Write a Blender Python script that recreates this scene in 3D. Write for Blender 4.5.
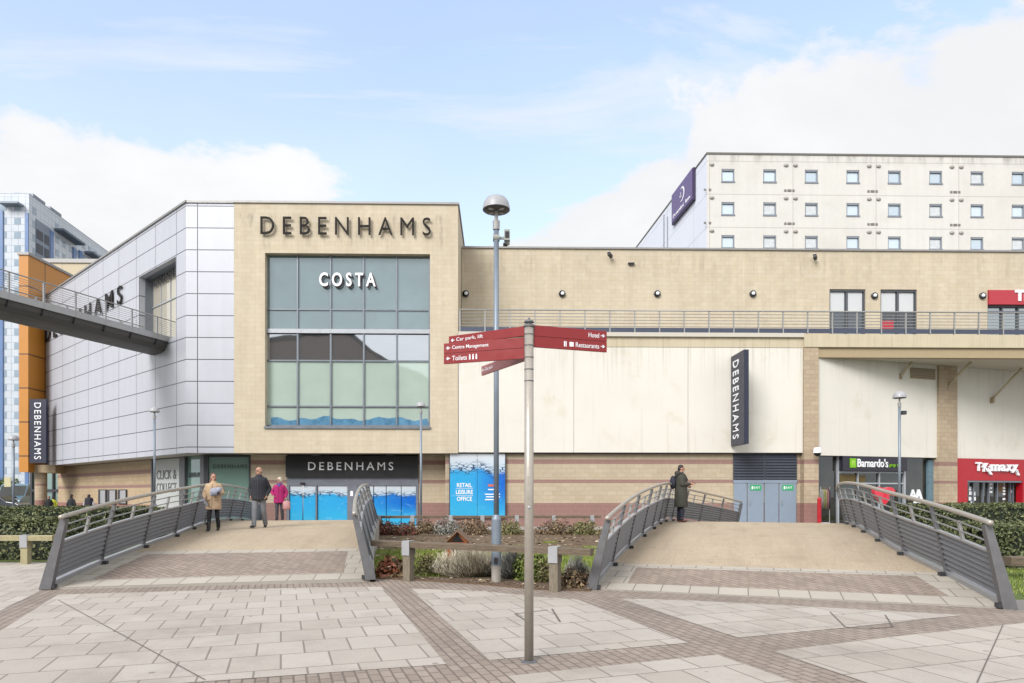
import bpy, bmesh, math, random
from mathutils import Vector, Matrix, noise as mnoise
random.seed(11)
R = math.radians
SC = bpy.context.scene
COL = SC.collection
for o in list(bpy.data.objects): bpy.data.objects.remove(o)

# ------------------------------------------------------------------ camera, sky, sun, exposure
F, CX, HY, EYE, YAW = 683.0, 512.0, 493.0, 1.62, R(1.2)
cam = bpy.data.cameras.new('camera'); cam_o = bpy.data.objects.new('camera', cam); COL.objects.link(cam_o)
cam_o.location = (0, 0, EYE); cam_o.rotation_euler = (R(90), 0, -YAW)
cam.sensor_width = 36; cam.lens = 36*F/1024; cam.shift_y = (HY-341.5)/1024; cam.clip_start = .1; cam.clip_end = 3000
SC.camera = cam_o
SUN_EL, SUN_AZ = R(36), R(-33)        # behind the camera, to its left
SUN_STRENGTH, SKY_STRENGTH, EXPOSURE = 2.1, .10, .95
SC.view_settings.view_transform = 'Standard'; SC.view_settings.look = 'None'
SC.view_settings.exposure = EXPOSURE; SC.view_settings.gamma = 1; SC.view_settings.use_curve_mapping = False
sun = bpy.data.lights.new('sun', 'SUN'); sun.energy = SUN_STRENGTH; sun.angle = R(28); sun.color = (1, .975, .945)
sun_o = bpy.data.objects.new('sun', sun); COL.objects.link(sun_o)
sd = Vector((math.sin(SUN_AZ)*math.cos(SUN_EL), -math.cos(SUN_AZ)*math.cos(SUN_EL), math.sin(SUN_EL)))
sun_o.rotation_euler = sd.to_track_quat('Z', 'Y').to_euler(); sun_o.location = (0, 0, 60)

def N(nt, typ, ins=None, **props):
    n = nt.nodes.new(typ)
    for k, v in props.items(): setattr(n, k, v)
    for k, v in (ins or {}).items():
        s = n.inputs[k]
        if isinstance(v, bpy.types.NodeSocket): nt.links.new(v, s)
        else: s.default_value = v
    return n
def MA(nt, op, a, b=None, c=None, clamp=False):
    n = nt.nodes.new('ShaderNodeMath'); n.operation = op; n.use_clamp = clamp
    for i, v in enumerate((a, b, c)):
        if v is None: continue
        if isinstance(v, bpy.types.NodeSocket): nt.links.new(v, n.inputs[i])
        else: n.inputs[i].default_value = v
    return n.outputs[0]
def MR(nt, v, a, b, c=0., d=1., smooth=True):
    n = N(nt, 'ShaderNodeMapRange', {0: v, 1: a, 2: b, 3: c, 4: d}, interpolation_type='SMOOTHSTEP' if smooth else 'LINEAR'); return n.outputs[0]
def MX(nt, f, a, b, blend='MIX'):
    n = nt.nodes.new('ShaderNodeMix'); n.data_type = 'RGBA'; n.blend_type = blend
    for i, v in ((0, f), (6, a), (7, b)):
        if isinstance(v, bpy.types.NodeSocket): nt.links.new(v, n.inputs[i])
        else:
            if i != 0 and len(v) == 3: v = (*v, 1)
            n.inputs[i].default_value = v
    return n.outputs[2]

W = bpy.data.worlds.new('World'); SC.world = W; W.use_nodes = True
nt = W.node_tree; nt.nodes.clear()
sky = N(nt, 'ShaderNodeTexSky', sky_type='NISHITA', sun_disc=False, sun_elevation=SUN_EL, sun_rotation=math.pi-SUN_AZ, air_density=1.0, dust_density=1.6, ozone_density=1.6, altitude=30)
tc = N(nt, 'ShaderNodeTexCoord').outputs['Generated']
sep = N(nt, 'ShaderNodeSeparateXYZ', {0: tc}); dx, dy, dz = sep.outputs
# clouds sit on a layer: divide by height so they flatten towards the horizon
den = MA(nt, 'ADD', MA(nt, 'MAXIMUM', dz, 0.0), .22)
cv = N(nt, 'ShaderNodeCombineXYZ', {0: MA(nt, 'DIVIDE', dx, den), 1: MA(nt, 'DIVIDE', dy, den), 2: dz}).outputs[0]
n1 = N(nt, 'ShaderNodeTexNoise', {'Vector': cv, 'Scale': 1.9, 'Detail': 9., 'Roughness': .58, 'Distortion': .25}).outputs[0]
n2 = N(nt, 'ShaderNodeTexNoise', {'Vector': N(nt, 'ShaderNodeMapping', {0: cv, 1: (3., 1., 0), 2: (0, 0, .5), 3: (.7, 2.6, 1)}).outputs[0], 'Scale': 1.3, 'Detail': 8., 'Roughness': .62, 'Distortion': .6}).outputs[0]
behind = MR(nt, dy, .5, -.1)            # unseen cloud deck added behind and beside us, brightened as soft fill
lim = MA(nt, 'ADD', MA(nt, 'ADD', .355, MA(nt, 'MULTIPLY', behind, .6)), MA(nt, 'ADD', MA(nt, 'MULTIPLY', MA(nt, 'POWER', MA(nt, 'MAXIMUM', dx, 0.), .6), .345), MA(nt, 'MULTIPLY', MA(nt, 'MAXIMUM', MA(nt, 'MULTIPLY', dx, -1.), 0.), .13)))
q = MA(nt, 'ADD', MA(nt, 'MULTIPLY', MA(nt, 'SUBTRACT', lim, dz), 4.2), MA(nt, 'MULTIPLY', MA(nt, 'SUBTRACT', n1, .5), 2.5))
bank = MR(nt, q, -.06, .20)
n3 = N(nt, 'ShaderNodeTexNoise', {'Vector': N(nt, 'ShaderNodeMapping', {0: cv, 1: (1., 7., 0), 2: (0, 0, -.25), 3: (.9, 5.5, 1)}).outputs[0], 'Scale': 1.1, 'Detail': 9., 'Roughness': .6, 'Distortion': .4}).outputs[0]
wisp = MA(nt, 'MAXIMUM', MA(nt, 'MULTIPLY', MR(nt, n2, .42, .70), .72), MA(nt, 'MULTIPLY', MR(nt, n3, .50, .74), .55))
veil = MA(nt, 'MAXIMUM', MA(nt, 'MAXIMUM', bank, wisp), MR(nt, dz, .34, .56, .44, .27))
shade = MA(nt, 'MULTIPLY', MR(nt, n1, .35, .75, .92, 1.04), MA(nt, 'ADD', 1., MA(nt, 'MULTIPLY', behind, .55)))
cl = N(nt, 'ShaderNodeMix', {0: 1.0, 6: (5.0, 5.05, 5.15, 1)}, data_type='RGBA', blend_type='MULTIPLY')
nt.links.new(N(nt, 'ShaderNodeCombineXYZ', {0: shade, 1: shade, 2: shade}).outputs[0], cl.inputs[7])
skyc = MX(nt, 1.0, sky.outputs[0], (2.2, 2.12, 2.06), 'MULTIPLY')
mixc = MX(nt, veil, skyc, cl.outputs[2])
bg = N(nt, 'ShaderNodeBackground', {0: mixc, 1: SKY_STRENGTH})
nt.links.new(bg.outputs[0], N(nt, 'ShaderNodeOutputWorld').inputs[0])

# ------------------------------------------------------------------ pixels of the survey photo -> points on known planes
def ray(px, py):
    cx, cz = (px-CX)/F, -(py-HY)/F
    return Vector((cx*math.cos(YAW)+math.sin(YAW), -cx*math.sin(YAW)+math.cos(YAW), cz))
ORG = Vector((0, 0, EYE))
def onY(px, py, Y): d = ray(px, py); return ORG + d*(Y/d.y)
def onZ(px, py, Z=0.): d = ray(px, py); return ORG + d*((Z-EYE)/d.z)
def onP(px, py, P, n): d = ray(px, py); return ORG + d*((Vector(P)-ORG).dot(n)/d.dot(n))
def XY(px, Y): return onY(px, 0, Y).x
def ZY(py, Y, px=512): return onY(px, py, Y).z

# ------------------------------------------------------------------ objects
WM = {}
def tag(o, label=None, cat=None, group=None, kind=None):
    if label: o['label'] = label
    if cat: o['category'] = cat
    if group: o['group'] = group
    if kind: o['kind'] = kind
    return o
def thing(name, label, cat, loc=(0, 0, 0), group=None, rz=0.):
    o = bpy.data.objects.new(name, None); COL.objects.link(o)
    o.location = loc; o.rotation_euler = (0, 0, rz); o.empty_display_size = .2
    WM[o] = Matrix.Translation(Vector(loc)) @ Matrix.Rotation(rz, 4, 'Z')
    return tag(o, label, cat, group)
def adopt(o, parent):
    o.parent = parent; o.matrix_parent_inverse = WM[parent].inverted()
def copy_tree(o, parent=None):
    c = o.copy(); COL.objects.link(c)
    if parent: c.parent = parent
    for ch in o.children: copy_tree(ch, c)
    return c
def frame(P, d):
    d = Vector((d[0], d[1], 0)).normalized(); y = Vector((-d.y, d.x, 0))
    return Matrix(((d.x, y.x, 0, P[0]), (d.y, y.y, 0, P[1]), (0, 0, 1, P[2] if len(P) > 2 else 0), (0, 0, 0, 1)))

class MB:
    def __init__(s): s.bm = bmesh.new(); s.mi = 0; s.T = Matrix.Identity(4)
    def v(s, p): return s.bm.verts.new(s.T @ Vector(p))
    def face(s, vs):
        try: f = s.bm.faces.new(vs); f.material_index = s.mi; return f
        except ValueError: return None
    def poly(s, pts): return s.face([s.v(p) for p in pts])
    def box(s, x0, x1, y0, y1, z0, z1):
        if x0 > x1: x0, x1 = x1, x0
        if y0 > y1: y0, y1 = y1, y0
        if z0 > z1: z0, z1 = z1, z0
        v = [s.v((x, y, z)) for z in (z0, z1) for y in (y0, y1) for x in (x0, x1)]
        for f in ((0, 2, 3, 1), (4, 5, 7, 6), (0, 1, 5, 4), (2, 6, 7, 3), (0, 4, 6, 2), (1, 3, 7, 5)): s.face([v[i] for i in f])
        return s
    def prism(s, pts, a, b, axis='z'):        # polygon extruded along an axis
        def P(p, h): return (p[0], p[1], h) if axis == 'z' else ((p[0], h, p[1]) if axis == 'y' else (h, p[0], p[1]))
        A = [s.v(P(p, a)) for p in pts]; B = [s.v(P(p, b)) for p in pts]; n = len(pts)
        s.face(A[::-1]); s.face(B)
        for i in range(n): s.face([A[i], A[(i+1) % n], B[(i+1) % n], B[i]])
        return s
    def tube(s, pts, r, n=8, cap=True):
        pts = [Vector(p) for p in pts]; rs = r if isinstance(r, (list, tuple)) else [r]*len(pts)
        rings = []; up0 = None
        for i, p in enumerate(pts):
            d = (pts[min(i+1, len(pts)-1)]-pts[max(i-1, 0)])
            d = d.normalized() if d.length > 1e-9 else Vector((0, 0, 1))
            if up0 is None:
                up0 = Vector((0, 0, 1)) if abs(d.z) < .9 else Vector((1, 0, 0))
            a = d.cross(up0)
            if a.length < 1e-6: a = d.cross(Vector((0, 1, 0)))
            a.normalize(); b = a.cross(d).normalized(); up0 = b
            rings.append([s.v(p+(a*math.cos(t)+b*math.sin(t))*rs[i]) for t in [2*math.pi*k/n for k in range(n)]])
        for i in range(len(rings)-1):
            for k in range(n): s.face([rings[i][k], rings[i][(k+1) % n], rings[i+1][(k+1) % n], rings[i+1][k]])
        if cap: s.face(rings[0][::-1]); s.face(rings[-1])
        return s
    def lathe(s, prof, c=(0, 0, 0), n=24):
        c = Vector(c); rings = []
        for r, z in prof:
            rings.append([s.v(c+Vector((r*math.cos(2*math.pi*k/n), r*math.sin(2*math.pi*k/n), z))) for k in range(n)] if r > 1e-5 else [s.v(c+Vector((0, 0, z)))])
        for A, B in zip(rings, rings[1:]):
            for k in range(n):
                a = [A[k], A[(k+1) % n]] if len(A) > 1 else [A[0]]
                b = [B[(k+1) % n], B[k]] if len(B) > 1 else [B[0]]
                if len(a)+len(b) > 2: s.face(a+b)
        return s
    def ell(s, c, r, n=12, m=8, rot=None):
        c = Vector(c); r = Vector(r) if not isinstance(r, (int, float)) else Vector((r, r, r))
        rot = rot or Matrix.Identity(3); rings = []
        for j in range(m+1):
            th = math.pi*j/m
            if j in (0, m): rings.append([s.v(c+rot @ Vector((0, 0, r.z*math.cos(th))))]); continue
            rings.append([s.v(c+rot @ Vector((r.x*math.sin(th)*math.cos(2*math.pi*k/n), r.y*math.sin(th)*math.sin(2*math.pi*k/n), r.z*math.cos(th)))) for k in range(n)])
        for A, B in zip(rings, rings[1:]):
            for k in range(n):
                a = [A[k], A[(k+1) % n]] if len(A) > 1 else [A[0]]
                b = [B[(k+1) % n], B[k]] if len(B) > 1 else [B[0]]
                s.face((a+b)[::-1])
        return s
    def limb(s, pts, rs, n=10):               # tapered limb with round joints
        for p, r in zip(pts, rs): s.ell(p, r, n, 6)
        for i in range(len(pts)-1): s.tube([pts[i], pts[i+1]], [rs[i], rs[i+1]], n)
        return s
    def loft(s, rings, n=20):                 # rings of (x, y, z, rx, ry)
        L = [[s.v((x+rx*math.cos(t), y+ry*math.sin(t), z)) for t in [2*math.pi*k/n for k in range(n)]] for x, y, z, rx, ry in rings]
        for A, B in zip(L, L[1:]):
            for k in range(n): s.face([A[k], A[(k+1) % n], B[(k+1) % n], B[k]])
        s.face(L[0][::-1]); s.face(L[-1]); return s
    def text(s, body, T, w=None, h=None, ext=.02, off=0., spacing=1., align='CENTER', bold=False):
        me = text_mesh(body, ext, off, spacing)
        xs = [v.co.x for v in me.vertices]; ys = [v.co.y for v in me.vertices]
        x0, x1, y0, y1 = min(xs), max(xs), min(ys), max(ys)
        sy = h/(y1-y0) if h else w/(x1-x0); sx = w/(x1-x0) if w else sy
        ax = {'CENTER': (x0+x1)/2, 'LEFT': x0, 'RIGHT': x1}[align]; ay = (y0+y1)/2
        vs = [s.bm.verts.new(s.T @ T @ Vector(((v.co.x-ax)*sx, (v.co.y-ay)*sy, v.co.z))) for v in me.vertices]
        for p in me.polygons: s.face([vs[i] for i in p.vertices])
        bpy.data.meshes.remove(me); return s
    def build(s, name, mats, parent=None, smooth=False, mat=None, recalc=True, bevel=0, voxel=0, sub=0):
        if recalc: bmesh.ops.recalc_face_normals(s.bm, faces=s.bm.faces)
        me = bpy.data.meshes.new(name); s.bm.to_mesh(me); s.bm.free()
        for m in (mats if isinstance(mats, (list, tuple)) else [mats]): me.materials.append(m)
        if smooth:
            for p in me.polygons: p.use_smooth = True
        o = bpy.data.objects.new(name, me); COL.objects.link(o)
        o.matrix_basis = mat if mat is not None else Matrix.Identity(4); WM[o] = o.matrix_basis.copy()
        if parent: adopt(o, parent)
        if voxel:
            r = o.modifiers.new('remesh', 'REMESH'); r.mode = 'VOXEL'; r.voxel_size = voxel; r.use_smooth_shade = True
            k = o.modifiers.new('smooth', 'SMOOTH'); k.factor = .5; k.iterations = 3
        if bevel:
            b = o.modifiers.new('bevel', 'BEVEL'); b.width = bevel; b.segments = 2; b.limit_method = 'ANGLE'
        return o
def text_mesh(body, ext, off, spacing):
    cu = bpy.data.curves.new('text', 'FONT'); cu.body = body; cu.size = 1; cu.extrude = ext; cu.offset = off; cu.space_character = spacing; cu.resolution_u = 4
    o = bpy.data.objects.new('text', cu); COL.objects.link(o)
    dg = bpy.context.evaluated_depsgraph_get(); ev = o.evaluated_get(dg)
    me = bpy.data.meshes.new_from_object(ev)
    bpy.data.objects.remove(o); bpy.data.curves.remove(cu)
    return me
def TX(x, y, z, rot=0., M0=None):     # text standing on a wall that faces -Y, turned by rot in the wall's plane
    T = Matrix.Translation((x, y, z)) @ Matrix.Rotation(R(90), 4, 'X') @ Matrix.Rotation(rot, 4, 'Z')
    return (M0 @ T) if M0 is not None else T

# ------------------------------------------------------------------ materials
def lin(c): c /= 255.; return c/12.92 if c <= .04045 else ((c+.055)/1.055)**2.4
K = .60
def C(r, g, b, k=None): k = K if k is None else k; return (lin(r)*k, lin(g)*k, lin(b)*k, 1)
def newmat(name):
    m = bpy.data.materials.new(name); m.use_nodes = True
    return m, m.node_tree, m.node_tree.nodes['Principled BSDF']
def wallco(nt):
    t = N(nt, 'ShaderNodeTexCoord'); s = N(nt, 'ShaderNodeSeparateXYZ', {0: t.outputs['Object']}); n = N(nt, 'ShaderNodeSeparateXYZ', {0: t.outputs['Normal']})
    f = MA(nt, 'GREATER_THAN', MA(nt, 'ABSOLUTE', n.outputs[0]), .7)
    u = MA(nt, 'ADD', MA(nt, 'MULTIPLY', s.outputs[0], MA(nt, 'SUBTRACT', 1., f)), MA(nt, 'MULTIPLY', s.outputs[1], f))
    return N(nt, 'ShaderNodeCombineXYZ', {0: u, 1: s.outputs[2], 2: 0.}).outputs[0], s.outputs
def mix_noise(nt, col, co, scale, amp, detail=5., stretch=None):
    if stretch: co = N(nt, 'ShaderNodeMapping', {0: co, 3: stretch}).outputs[0]
    n = N(nt, 'ShaderNodeTexNoise', {'Vector': co, 'Scale': scale, 'Detail': detail, 'Roughness': .6}).outputs[0]
    g = MR(nt, n, .25, .75, 1-amp, 1+amp*.6, False)
    return MX(nt, 1., col, N(nt, 'ShaderNodeCombineXYZ', {0: g, 1: g, 2: g}).outputs[0], 'MULTIPLY'), n
def plain(name, col, rough=.55, metal=0., var=.10, scale=4., bump=.0, bscale=60., spec=.5, stretch=None, coat=0.):
    m, nt, b = newmat(name)
    co = N(nt, 'ShaderNodeTexCoord').outputs['Object']
    c, n = mix_noise(nt, col, co, scale, var, 6., stretch)
    nt.links.new(c, b.inputs['Base Color'])
    nt.links.new(MR(nt, n, .2, .8, max(rough-.12, .02), min(rough+.12, 1), False), b.inputs['Roughness'])
    b.inputs['Metallic'].default_value = metal; b.inputs['Specular IOR Level'].default_value = spec; b.inputs['Coat Weight'].default_value = coat
    if bump:
        nn = N(nt, 'ShaderNodeTexNoise', {'Vector': co, 'Scale': bscale, 'Detail': 4.}).outputs[0]
        nt.links.new(N(nt, 'ShaderNodeBump', {'Strength': bump, 'Distance': .02, 'Height': nn}).outputs[0], b.inputs['Normal'])
    return m
def bricky(name, c1, c2, mortar, w, h, mort=.01, offset=.5, rough=.8, var=.12, vscale=.6, streak=0., ground=False, rot=0., bands=(), bump=.25, metal=0., shift=(0, 0), uv=False, bias=0., stain=None, extra=None, msmooth=.1, grain=0.):
    m, nt, b = newmat(name)
    if uv: co = N(nt, 'ShaderNodeTexCoord').outputs['UV']; obj = N(nt, 'ShaderNodeSeparateXYZ', {0: co}).outputs
    elif ground:
        co = N(nt, 'ShaderNodeTexCoord').outputs['Object']; obj = N(nt, 'ShaderNodeSeparateXYZ', {0: co}).outputs
    else: co, obj = wallco(nt)
    bc = N(nt, 'ShaderNodeMapping', {0: co, 1: (shift[0], shift[1], 0), 2: (0, 0, rot)}).outputs[0]
    br = N(nt, 'ShaderNodeTexBrick', {'Vector': bc, 'Color1': c1, 'Color2': c2, 'Mortar': mortar, 'Scale': 1., 'Mortar Size': mort, 'Mortar Smooth': msmooth, 'Bias': bias, 'Brick Width': w, 'Row Height': h}, offset=offset, squash=1.)
    c = br.outputs[0]
    for z0, z1, bcol in bands:
        f = MA(nt, 'MULTIPLY', MA(nt, 'GREATER_THAN', obj[2], z0), MA(nt, 'LESS_THAN', obj[2], z1))
        f = MA(nt, 'MULTIPLY', f, MA(nt, 'SUBTRACT', 1., MA(nt, 'MULTIPLY', br.outputs[1], .4)))
        c = MX(nt, f, c, bcol)
    c, n = mix_noise(nt, c, co, vscale, var, 6.)
    c, _ = mix_noise(nt, c, co, vscale*9, var*.6, 4.)
    if grain: c, _ = mix_noise(nt, c, co, 90., grain, 3.)
    if streak: c, _ = mix_noise(nt, c, co, 1.4, streak, 7., (1.6, .12, 1))
    if stain:                                # (z0, z1, strength) vertical run-off marks
        z0, z1, amt = stain
        sn = N(nt, 'ShaderNodeTexNoise', {'Vector': N(nt, 'ShaderNodeMapping', {0: co, 3: (2.6, .35, 1)}).outputs[0], 'Scale': 1.2, 'Detail': 6., 'Roughness': .7}).outputs[0]
        f = MA(nt, 'MULTIPLY', MR(nt, sn, .5, .72), MA(nt, 'MULTIPLY', MR(nt, obj[2], z0, z0+(z1-z0)*.55), MR(nt, obj[2], z1, z1-(z1-z0)*.1)))
        c = MX(nt, MA(nt, 'MULTIPLY', f, amt), c, (.10, .085, .065))
    if extra: c = extra(nt, c, co, obj)
    nt.links.new(c, b.inputs['Base Color'])
    nt.links.new(MR(nt, n, .2, .8, max(rough-.1, .02), min(rough+.1, 1), False), b.inputs['Roughness'])
    b.inputs['Metallic'].default_value = metal
    if bump:
        fn = N(nt, 'ShaderNodeTexNoise', {'Vector': co, 'Scale': 70., 'Detail': 3.}).outputs[0]
        hgt = MA(nt, 'ADD', MA(nt, 'MULTIPLY', MA(nt, 'SUBTRACT', 1., br.outputs[1]), 1.), MA(nt, 'MULTIPLY', fn, .35))
        nt.links.new(N(nt, 'ShaderNodeBump', {'Strength': bump, 'Distance': .01, 'Height': hgt}).outputs[0], b.inputs['Normal'])
    return m
def glassy(name, col, refl=.35, rough=.02, tint=(.85, .93, .95, 1), var=.15, vs=.5):
    m, nt, b = newmat(name); nt.nodes.remove(b)
    co, obj = wallco(nt)
    c, n = mix_noise(nt, col, co, vs, var, 4.)
    d = N(nt, 'ShaderNodeBsdfDiffuse', {0: c})
    wob = N(nt, 'ShaderNodeTexNoise', {'Vector': co, 'Scale': .8, 'Detail': 1.}).outputs[0]
    bp = N(nt, 'ShaderNodeBump', {'Strength': .12, 'Distance': .02, 'Height': wob})
    g = N(nt, 'ShaderNodeBsdfGlossy', {0: tint, 1: rough, 'Normal': bp.outputs[0]})
    fr = N(nt, 'ShaderNodeFresnel', {0: 1.5}).outputs[0]
    f = MA(nt, 'ADD', refl, MA(nt, 'MULTIPLY', fr, 1-refl), clamp=True)
    mx = N(nt, 'ShaderNodeMixShader', {0: f, 1: d.outputs[0], 2: g.outputs[0]})
    nt.links.new(mx.outputs[0], nt.nodes['Material Output'].inputs[0]); return m
def leafmat(name, c1, c2, c3, rough=.6, hue=0.):
    m, nt, b = newmat(name)
    g = N(nt, 'ShaderNodeNewGeometry').outputs['Random Per Island']
    cr = N(nt, 'ShaderNodeValToRGB', {0: g}); e = cr.color_ramp.elements
    e[0].position = 0; e[0].color = c1; e[1].position = 1; e[1].color = c3; k = e.new(.5); k.color = c2
    nt.links.new(cr.outputs[0], b.inputs['Base Color']); b.inputs['Roughness'].default_value = rough
    b.inputs['Specular IOR Level'].default_value = .35
    return m
def water_poster(name, z0, z1, x0, x1):
    """printed picture of a water surface: pale above, blue below, ripples along the line"""
    m, nt, b = newmat(name); co, obj = wallco(nt)
    v = MA(nt, 'DIVIDE', MA(nt, 'SUBTRACT', obj[2], z0), z1-z0); u = MA(nt, 'DIVIDE', MA(nt, 'SUBTRACT', obj[0], x0), x1-x0)
    w = N(nt, 'ShaderNodeTexNoise', {'Vector': N(nt, 'ShaderNodeMapping', {0: co, 3: (1., .2, 1)}).outputs[0], 'Scale': .9, 'Detail': 2.}).outputs[0]
    lev = MA(nt, 'ADD', .74, MA(nt, 'MULTIPLY', MA(nt, 'SUBTRACT', w, .5), .35))
    dd = MA(nt, 'SUBTRACT', v, lev)
    deep = MX(nt, MR(nt, u, .25, 1.05), C(50, 178, 238, .66), C(0, 104, 214, .66))
    deep = MX(nt, MR(nt, v, .0, .55), C(60, 190, 240, .62), deep)
    ca = N(nt, 'ShaderNodeTexNoise', {'Vector': N(nt, 'ShaderNodeMapping', {0: co, 2: (0, 0, .6), 3: (1., 2.6, 1)}).outputs[0], 'Scale': 2.2, 'Detail': 6., 'Roughness': .65, 'Distortion': .8}).outputs[0]
    deep = MX(nt, MA(nt, 'MULTIPLY', MR(nt, ca, .55, .75), .55), deep, C(150, 220, 250, .62))
    air = MX(nt, MR(nt, v, .7, 1.), C(205, 228, 245, .62), C(232, 240, 248, .62))
    c = MX(nt, MR(nt, dd, -.05, .03), deep, air)
    rp = N(nt, 'ShaderNodeTexVoronoi', {'Vector': N(nt, 'ShaderNodeMapping', {0: co, 3: (2.2, 6.5, 1)}).outputs[0], 'Scale': 1.3}, feature='DISTANCE_TO_EDGE').outputs[0]
    band = MA(nt, 'MULTIPLY', MR(nt, dd, -.10, -.02), MR(nt, dd, .13, .03))
    c = MX(nt, MA(nt, 'MULTIPLY', band, MR(nt, rp, .11, .03)), c, C(50, 90, 130, .55))
    nt.links.new(c, b.inputs['Base Color']); b.inputs['Roughness'].default_value = .28
    return m

YF = 32.5                                     # the street front
YB = 35.5                                     # the upper wall behind the terrace
def zb(y, Y=33.0): return ZY(y, Y)
BAND = C(168, 132, 122, .62)
bands_main = [(zb(464), zb(459.5), BAND), (zb(483.2), zb(479.6), BAND), (-.1, zb(503), C(162, 124, 116, .62))]
M = {}
M['stone'] = bricky('sandy_stone_block', C(227, 214, 189, .64), C(221, 206, 179, .64), C(212, 198, 172, .62), .44, .215, .006, var=.07, vscale=.5, streak=.10, bump=.12, grain=.05,
                    stain=(ZY(262, YF), ZY(214, YF), .5))
M['stone2'] = bricky('sandy_stone_block_upper', C(224, 211, 186, .64), C(218, 203, 176, .64), C(208, 194, 168, .62), .44, .215, .006, var=.08, vscale=.4, streak=.12, bump=.12, grain=.05,
                     stain=(ZY(285, YB), ZY(249, YB), .25))
M['pier'] = bricky('pier_stone_block', C(212, 193, 164), C(199, 177, 150), C(180, 162, 140), .44, .215, .01, var=.12, bump=.25, grain=.06, bands=[(zb(464), zb(460), BAND), (zb(483), zb(480), BAND), (-.1, zb(503), C(165, 120, 112, .62))])
M['banded'] = bricky('banded_stone_block', C(216, 200, 174), C(208, 190, 162), C(192, 175, 150), .44, .215, .008, var=.10, vscale=.5, bump=.2, bands=bands_main, grain=.05)
def patchy(nt, c, co, obj):
    n = N(nt, 'ShaderNodeTexNoise', {'Vector': co, 'Scale': .55, 'Detail': 7., 'Roughness': .65, 'Distortion': .4}).outputs[0]
    c = MX(nt, MA(nt, 'MULTIPLY', MR(nt, n, .54, .72), .30), c, C(208, 200, 156))
    n = N(nt, 'ShaderNodeTexNoise', {'Vector': N(nt, 'ShaderNodeMapping', {0: co, 3: (3., .12, 1)}).outputs[0], 'Scale': 1.3, 'Detail': 7., 'Roughness': .7}).outputs[0]
    c = MX(nt, MA(nt, 'MULTIPLY', MR(nt, n, .53, .75), .26), c, C(170, 160, 130))
    top = MR(nt, obj[2], 6.4, 8.6)          # run-off below the ledge
    n4 = N(nt, 'ShaderNodeTexNoise', {'Vector': N(nt, 'ShaderNodeMapping', {0: co, 3: (5., .10, 1)}).outputs[0], 'Scale': 1.6, 'Detail': 6., 'Roughness': .7}).outputs[0]
    return MX(nt, MA(nt, 'MULTIPLY', MA(nt, 'MULTIPLY', MR(nt, n4, .48, .72), top), .38), c, C(156, 146, 118))
M['cream'] = plain('cream_render', C(238, 234, 224, .68), .75, var=.05, scale=.5, bump=.08, bscale=120)
nt = M['cream'].node_tree; b_ = nt.nodes['Principled BSDF']; l_ = b_.inputs['Base Color'].links[0].from_socket
wc_, wo_ = wallco(nt); nt.links.new(patchy(nt, l_, wc_, wo_), b_.inputs['Base Color'])
M['cream_strip'] = plain('cream_stone_band', C(226, 213, 184), .8, var=.09, scale=1.2, bump=.1)
nt = M['cream_strip'].node_tree; b_ = nt.nodes['Principled BSDF']; l_ = b_.inputs['Base Color'].links[0].from_socket
wc_, wo_ = wallco(nt); nt.links.new(patchy(nt, l_, wc_, wo_), b_.inputs['Base Color'])
M['coping'] = plain('grey_coping', C(170, 168, 166), .45, .4, var=.1)
M['beam'] = plain('tan_beam', C(190, 170, 135), .6, var=.08)
M['soffit'] = plain('pale_soffit', C(226, 220, 206), .75, var=.04)
M['dark'] = plain('dark_grey_paint', C(62, 64, 70), .5, var=.1)
M['black'] = plain('black_fascia', C(22, 23, 28), .42, var=.1)
M['navy'] = plain('navy_sign_face', C(38, 44, 68), .42, var=.08)
M['white'] = plain('white_lettering', C(240, 242, 246, .8), .45, var=.03)
M['greyframe'] = plain('grey_window_frame', C(142, 150, 160), .4, .4, var=.06)
M['lightframe'] = plain('light_grey_frame', C(200, 205, 212), .4, .3, var=.05)
M['bluegrey'] = plain('blue_grey_door_paint', C(152, 168, 186), .5, var=.05)
M['bluedark'] = plain('dark_slate_louver', C(74, 80, 92), .5, var=.1)
M['red'] = plain('red_fascia', C(196, 18, 38), .4, var=.05)
M['redup'] = plain('red_fascia_faded', C(198, 52, 66), .4, var=.05)
M['purple'] = plain('purple_sign_face', C(112, 92, 148), .45, var=.05)
M['letter'] = plain('dark_bronze_letters', C(44, 40, 38), .7, 0., var=.1, spec=.2)
M['silver'] = bricky('silver_panel_cladding', C(213, 216, 225, .61), C(210, 213, 223, .61), C(95, 98, 106, .5), 2.95, 1.05, .022, offset=0., rough=.42, var=.04, vscale=.25, streak=.05, bump=.06, metal=.12, msmooth=.0, shift=(0, 0))
M['orange'] = plain('orange_panel', C(214, 142, 48), .5, var=.08, scale=.6)
M['steel'] = plain('galvanised_steel', C(184, 184, 182), .45, .3, var=.14, scale=9., bump=.03)
M['steeldk'] = plain('weathered_grey_steel', C(128, 128, 131), .5, .25, var=.16, scale=7., bump=.04)
M['stainless'] = plain('brushed_stainless_rail', C(206, 198, 186), .36, .35, var=.1, scale=20.)
M['louver'] = plain('grey_louver_panel', C(142, 144, 150), .5, .15, var=.10, scale=5.)
M['lightmetal'] = plain('light_grey_metal', C(200, 201, 204), .42, .3, var=.07)
M['lamppaint'] = plain('blue_grey_post', C(150, 162, 176), .45, .3, var=.08)
M['concrete'] = plain('pale_concrete', C(188, 182, 172), .85, var=.12, scale=6., bump=.15)
M['asphalt'] = plain('asphalt', (.055, .055, .058, 1), .85, var=.2, scale=2., bump=.3, bscale=140)
M['wood'] = plain('weathered_timber', C(128, 112, 94), .85, var=.55, scale=5., bump=.3, bscale=30., stretch=(1, 9, 9))
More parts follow.
